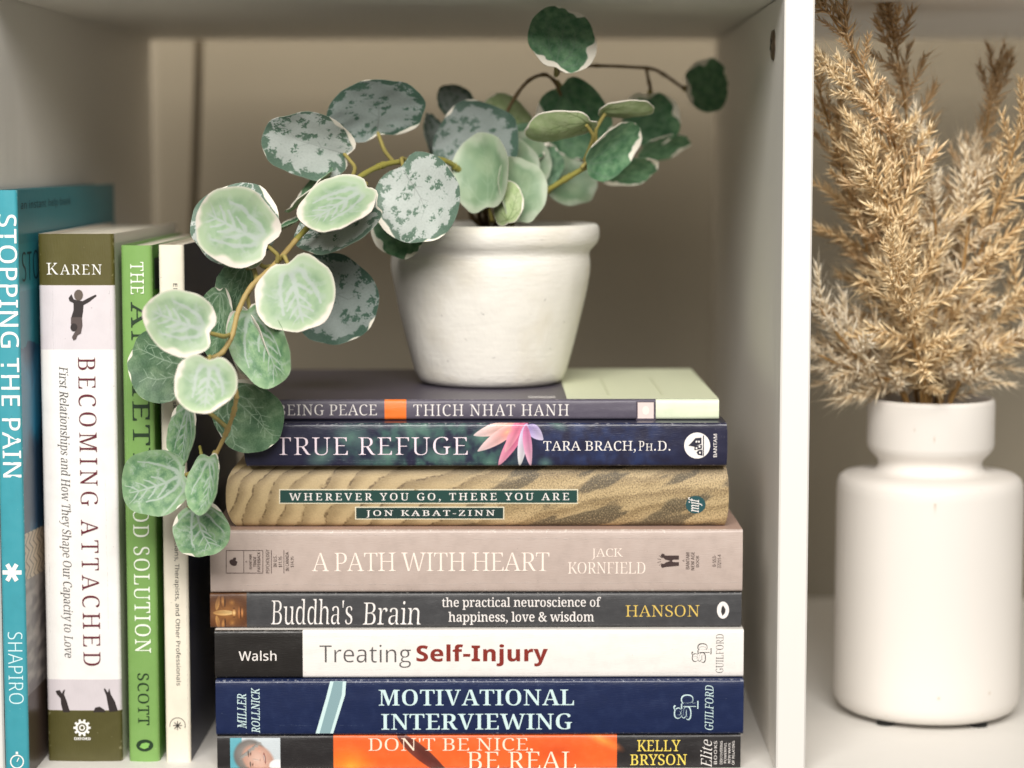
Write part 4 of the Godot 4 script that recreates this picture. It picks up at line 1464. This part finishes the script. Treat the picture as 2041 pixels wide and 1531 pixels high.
func plant() -> void:
	var p := thing("trailing_plant", "trailing plant with round variegated leaves spilling over the pot and the books", "plant")
	p.position = sheets["pot_top"]
	var green := ink(rgb8(138, 132, 62), 0.6)
	var tan := ink(rgb8(160, 138, 84), 0.6)
	var dull := ink(rgb8(104, 82, 48), 0.6)
	sheets["stalk"] = ink(rgb8(142, 130, 70), 0.6)
	vine(p, [[975, 452, -75], [950, 380, -60], [910, 335, -48], [880, 320, -40], [825, 320, -28], [760, 330, -14], [700, 365, 2], [640, 425, 16], [590, 478, 28]], 0.0012, 0.0011, green)
	vine(p, [[590, 478, 28], [545, 530, 38], [500, 572, 45], [475, 620, 50], [462, 670, 55], [440, 705, 58], [405, 722, 60], [420, 745, 58], [455, 765, 58], [470, 785, 58], [466, 820, 56], [452, 860, 54], [430, 906, 52]], 0.0011, 0.0008, tan)
	vine(p, [[430, 906, 52], [412, 925, 46], [390, 938, 44], [378, 950, 43], [377, 1012, 43]], 0.0007, 0.0006, green)
	vine(p, [[398, 890, 42], [401, 905, 45], [404, 928, 46]], 0.0006, 0.0005, green)
	vine(p, [[985, 452, -80], [1010, 425, -68], [1040, 405, -62], [1085, 383, -55], [1130, 355, -50], [1170, 332, -46]], 0.0013, 0.0011, green)
	vine(p, [[985, 452, -85], [990, 330, -78], [1005, 240, -76], [1028, 192, -76], [1055, 160, -77], [1085, 149, -78], [1105, 162, -79], [1118, 190, -82]], 0.0008, 0.0007, dull)
	vine(p, [[1110, 142, -74], [1140, 133, -78], [1190, 131, -90], [1290, 136, -108], [1322, 148, -116], [1368, 180, -126]], 0.0008, 0.0007, dull)
	vine(p, [[1288, 136, -108], [1294, 165, -110], [1301, 196, -111]], 0.0007, 0.0007, dull)
	for q in [[955, -70], [968, -66], [940, -74], [1000, -72]]:
		vine(p, [[978, 462, -78], [q[0], 430, q[1]], [q[0] + 14, 385, q[1]]], 0.0011, 0.0009, dull)
	var leaves := [
		# behind and above the pot
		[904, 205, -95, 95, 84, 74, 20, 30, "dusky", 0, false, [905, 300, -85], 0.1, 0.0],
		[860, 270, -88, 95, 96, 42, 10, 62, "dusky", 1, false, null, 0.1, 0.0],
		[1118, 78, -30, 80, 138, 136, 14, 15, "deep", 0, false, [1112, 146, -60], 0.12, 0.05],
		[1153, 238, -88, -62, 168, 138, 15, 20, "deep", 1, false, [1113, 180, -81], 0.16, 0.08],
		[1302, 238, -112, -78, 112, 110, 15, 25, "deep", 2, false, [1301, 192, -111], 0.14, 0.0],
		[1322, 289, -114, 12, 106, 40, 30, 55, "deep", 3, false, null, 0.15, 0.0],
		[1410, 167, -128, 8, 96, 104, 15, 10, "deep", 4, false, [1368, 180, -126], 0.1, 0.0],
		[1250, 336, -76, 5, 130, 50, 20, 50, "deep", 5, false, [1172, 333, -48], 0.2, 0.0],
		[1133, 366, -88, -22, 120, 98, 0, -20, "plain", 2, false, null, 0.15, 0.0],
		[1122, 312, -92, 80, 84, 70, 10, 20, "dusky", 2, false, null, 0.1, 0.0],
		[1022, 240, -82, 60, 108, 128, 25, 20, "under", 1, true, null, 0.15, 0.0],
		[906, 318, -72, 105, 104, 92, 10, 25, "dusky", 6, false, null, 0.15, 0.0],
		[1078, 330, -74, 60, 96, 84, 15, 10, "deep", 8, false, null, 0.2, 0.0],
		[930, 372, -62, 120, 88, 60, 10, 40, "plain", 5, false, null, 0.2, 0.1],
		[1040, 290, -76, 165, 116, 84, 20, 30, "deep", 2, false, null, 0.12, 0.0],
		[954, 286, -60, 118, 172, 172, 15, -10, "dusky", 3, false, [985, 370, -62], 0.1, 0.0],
		[1040, 322, -66, 80, 112, 108, 20, 25, "plain", 1, false, null, 0.2, 0.0],
		[1018, 345, -58, 95, 150, 112, 15, 25, "plain", 3, false, null, 0.2, 0.0],
		[1028, 378, -48, 92, 142, 94, 10, 35, "plain", 1, false, [1000, 440, -60], 0.25, 0.0],
		[968, 348, -46, 96, 166, 118, 12, -28, "plain", 4, false, [985, 440, -60], 0.22, 0.05],
		[1003, 402, -40, 100, 92, 62, 20, -40, "under", 2, true, null, 0.2, 0.1],
		[1115, 263, -36, 192, 140, 50, 20, -62, "under", 3, true, [1166, 320, -46], 0.12, 0.05],
		[1252, 225, -44, 3, 118, 25, 10, 72, "under", 4, true, [1190, 312, -46], 0.1, 0.0],
		[1214, 292, -48, 36, 138, 76, 25, 45, "deep", 7, false, [1172, 332, -46], 0.2, 0.1],
		# along the vine, from the pot outwards
		[748, 215, -36, 93, 112, 197, -40, 8, "dusky", 4, false, [785, 324, -20], 0.12, 0.0],
		[612, 283, -14, 166, 182, 128, -25, -25, "spotted", 1, false, [695, 368, 2], 0.12, 0.05],
		[795, 458, -24, -48, 130, 100, -10, 25, "deep", 6, false, null, 0.1, 0.0],
		[838, 401, -8, -62, 182, 178, -12, 12, "spotted", 2, false, [815, 322, -26], 0.08, 0.03],
		[622, 387, -16, 221, 128, 24, 20, 78, "deep", 5, false, null, 0.1, 0.0],
		[568, 455, -12, 208, 84, 16, 10, 80, "deep", 3, false, null, 0.1, 0.0],
		[683, 455, 14, 208, 190, 112, 10, 40, "spotted", 3, false, null, 0.12, 0.08],
		[671, 412, 30, 214, 160, 110, -25, 35, "pale", 1, false, [700, 366, 2], 0.14, 0.06],
		[668, 598, -12, -42, 188, 176, 0, 15, "dusky", 5, false, null, 0.1, 0.0],
		[464, 447, 24, 120, 176, 174, 10, 5, "spotted", 4, false, [545, 530, 38], 0.1, 0.0],
		[466, 452, 44, 152, 168, 156, -15, 5, "pale", 2, false, [552, 522, 38], 0.14, 0.0],
		[508, 512, 34, 250, 52, 34, 0, 10, "pale", 3, false, null, 0.1, 0.0],
		[470, 572, 14, 238, 108, 78, 10, 30, "green", 5, false, [512, 560, 42], 0.14, 0.05],
		[434, 643, 20, 262, 146, 78, 10, 35, "green", 6, false, null, 0.14, 0.0],
		[590, 592, 48, -76, 156, 166, -15, 5, "pale", 5, false, [560, 516, 38], 0.16, 0.0],
		[508, 690, 38, -70, 170, 74, 0, 50, "pale", 4, false, null, 0.1, 0.0],
		[528, 692, 46, -66, 182, 114, -10, 20, "veined", 1, false, [500, 575, 45], 0.18, 0.08],
		[322, 726, 30, 178, 142, 150, 5, 0, "green", 7, false, [410, 722, 58], 0.08, 0.0],
		[358, 641, 70, 158, 146, 130, -15, 10, "pale", 6, false, [456, 668, 55], 0.16, 0.0],
		[500, 832, 18, -46, 150, 142, 0, 10, "green", 8, false, [468, 786, 58], 0.08, 0.0],
		[412, 771, 78, -94, 120, 128, -20, 5, "pale", 7, false, [415, 722, 60], 0.16, 0.0],
		[370, 869, 36, 258, 130, 64, 10, 45, "veined", 2, false, [453, 853, 54], 0.14, 0.06],
		[308, 965, 40, 196, 140, 136, -5, 5, "veined", 3, false, [388, 938, 44], 0.1, 0.0],
		[405, 1058, 42, -74, 114, 118, 0, 10, "veined", 4, false, [377, 1012, 43], 0.1, 0.0],
		[415, 970, 56, -97, 126, 70, -15, 40, "veined", 5, false, [430, 906, 52], 0.2, 0.1],
	]
	for d in leaves:
		leaf(p, d)

func vase() -> void:
	var z := -0.082
	var c := spot(1845, 1410, z)
	var s := (c - eye).dot(-look.z) / FOCAL
	var t := thing("vase", "white matt ceramic vase with a narrow collared neck holding dried grass", "vase")
	t.position = Vector3(c.x, 0.0022, z)
	var m := StandardMaterial3D.new()
	var im := Image.create(512, 512, false, Image.FORMAT_RGB8)
	im.fill(rgb8(224, 219, 213))
	var rg := RandomNumberGenerator.new()
	rg.seed = 4
	for i in 120:
		blob(im, Vector2(rg.randi() % 512, rg.randi() % 512), Vector2(1.2, 1.6) * rg.randf_range(0.6, 1.3), 0, Color(0.62, 0.52, 0.42, 0.6), Color(0.8, 0.72, 0.64, 0.2), 0.4)
	m.albedo_texture = tex(im)
	m.roughness = 0.5
	var prof := PackedVector2Array()
	for p in [[0, 1412], [150, 1412], [162, 1410], [172, 1404], [179, 1393], [182, 1378], [182.5, 1340], [182.5, 1150], [182, 978], [181, 962], [177, 951], [168, 944], [140, 939], [110, 936], [104, 931], [101, 924], [102, 916], [107, 909], [116, 900], [122, 891], [124, 882], [124, 803], [123, 796], [120, 793], [116, 794], [114, 800], [113, 850], [96, 905], [94, 930]]:
		prof.append(Vector2(p[0] * s, (1412 - p[1]) * s))
	part("vase_body", lathe(prof, 96), m, t)
	var pad := lathe(PackedVector2Array([Vector2(0, 0.0), Vector2(0.0036, 0.0), Vector2(0.004, -0.0006), Vector2(0.004, -0.0022), Vector2(0, -0.0022)]), 20)
	for a in [0.95, 2.3, 4.0, 5.4]:
		part("foot_pad", pad, ink(Color(0.04, 0.035, 0.03), 0.8), t, Transform3D(Basis(), Vector3(cos(a) * 0.0315, 0.0, sin(a) * 0.0315)))
	grass()

func grass() -> void:
	sheets["straw_stem"] = ink(rgb8(158, 122, 72), 0.7)
	var kinds := []
	for c in [Color(1.0, 0.94, 0.86), Color(1.0, 0.95, 0.86), Color(1.0, 0.96, 0.88), Color(1.0, 1.0, 1.0)]:
		var m := StandardMaterial3D.new()
		m.vertex_color_use_as_albedo = true
		m.albedo_color = c
		m.roughness = 0.8
		m.cull_mode = BaseMaterial3D.CULL_DISABLED
		m.backlight_enabled = true
		m.backlight = Color(0.3, 0.25, 0.18)
		kinds.append(m)
	sheets["straw"] = kinds
	var v := []
	for i in 6:
		v.append(sprig_mesh(100 + i))
	for i in 3:
		v.append(sprig_mesh(200 + i, 0.85))
	# stems start in the mouth of the vase near (1850, 800, -112)
	plume("dark plume leaning far over to the divider, its tip at the top corner", [[1838, 905, -86], [1825, 760, -84], [1805, 480, -60], [1750, 200, -30], [1630, -10, -4]], 0.017, 0, 46, 1, v)
	plume("tan plume bent towards the divider, with a bleached drooping tip", [[1845, 905, -80], [1840, 760, -76], [1820, 460, -62], [1770, 260, -38], [1660, 150, -16]], 0.016, 2, 50, 2, v)
	plume("upright golden plume ending in a slim pale point", [[1852, 905, -80], [1855, 760, -72], [1868, 560, -66], [1862, 420, -54], [1838, 280, -46]], 0.015, 3, 46, 3, v)
	plume("golden plume in the middle of the bunch, below the bleached tip", [[1846, 905, -78], [1835, 760, -68], [1810, 560, -50], [1770, 420, -34], [1725, 300, -26]], 0.017, 2, 50, 4, v)
	plume("brown plume rising behind the bleached one", [[1850, 905, -90], [1845, 760, -98], [1830, 420, -84], [1800, 180, -62], [1775, 40, -46]], 0.017, 0, 46, 5, v)
	plume("short brown plume pressed against the divider", [[1838, 905, -84], [1820, 760, -86], [1750, 560, -74], [1680, 340, -56], [1630, 170, -40]], 0.017, 1, 46, 6, v)
	plume("low pale plume spreading sideways just above the vase, divider side", [[1836, 905, -80], [1800, 780, -72], [1740, 740, -66], [1680, 680, -52], [1625, 600, -42]], 0.016, 3, 34, 7, v)
	plume("lowest pale plume drooping towards the divider", [[1838, 905, -80], [1795, 780, -72], [1730, 745, -64], [1670, 725, -58], [1618, 700, -54]], 0.013, 3, 30, 8, v)
	plume("tall dark plume at the back, clear of the others", [[1858, 905, -92], [1870, 760, -104], [1910, 500, -96], [1950, 330, -88], [1985, 155, -78]], 0.016, 0, 44, 9, v)
	plume("pale plume leaning out of the picture halfway up", [[1862, 905, -86], [1885, 760, -84], [1935, 560, -74], [1990, 400, -62], [2050, 200, -46]], 0.016, 1, 46, 10, v)
	plume("pinkish plume on the outer side of the bunch", [[1862, 905, -80], [1880, 760, -76], [1910, 600, -70], [1930, 460, -66], [1945, 340, -64]], 0.016, 3, 44, 11, v)
	plume("wide low plume leaning away from the divider", [[1864, 905, -82], [1900, 780, -78], [1960, 680, -74], [2020, 600, -72], [2090, 510, -72]], 0.016, 2, 40, 12, v)
	plume("lowest plume leaning away from the divider over the vase rim", [[1864, 905, -82], [1905, 780, -76], [1965, 715, -70], [2030, 665, -66], [2100, 620, -66]], 0.015, 3, 34, 13, v)
	plume("short tan plume hiding the mouth of the vase", [[1850, 905, -78], [1845, 780, -66], [1822, 680, -50], [1800, 600, -34], [1780, 520, -22]], 0.016, 2, 40, 14, v)
	plume("brown filler plume deep in the bunch", [[1846, 905, -90], [1835, 760, -96], [1790, 600, -100], [1740, 460, -102], [1690, 330, -102]], 0.018, 1, 46, 15, v)

func _ready() -> void:
	lights_and_lens()
	sheets["grain"] = noise_tex(0.2, 77, 256)
	sheets["brush"] = brush_sheet()
	pages()
	shelf_unit()
	stack()
	upright_books()
	pot()
	plant()
	vase()
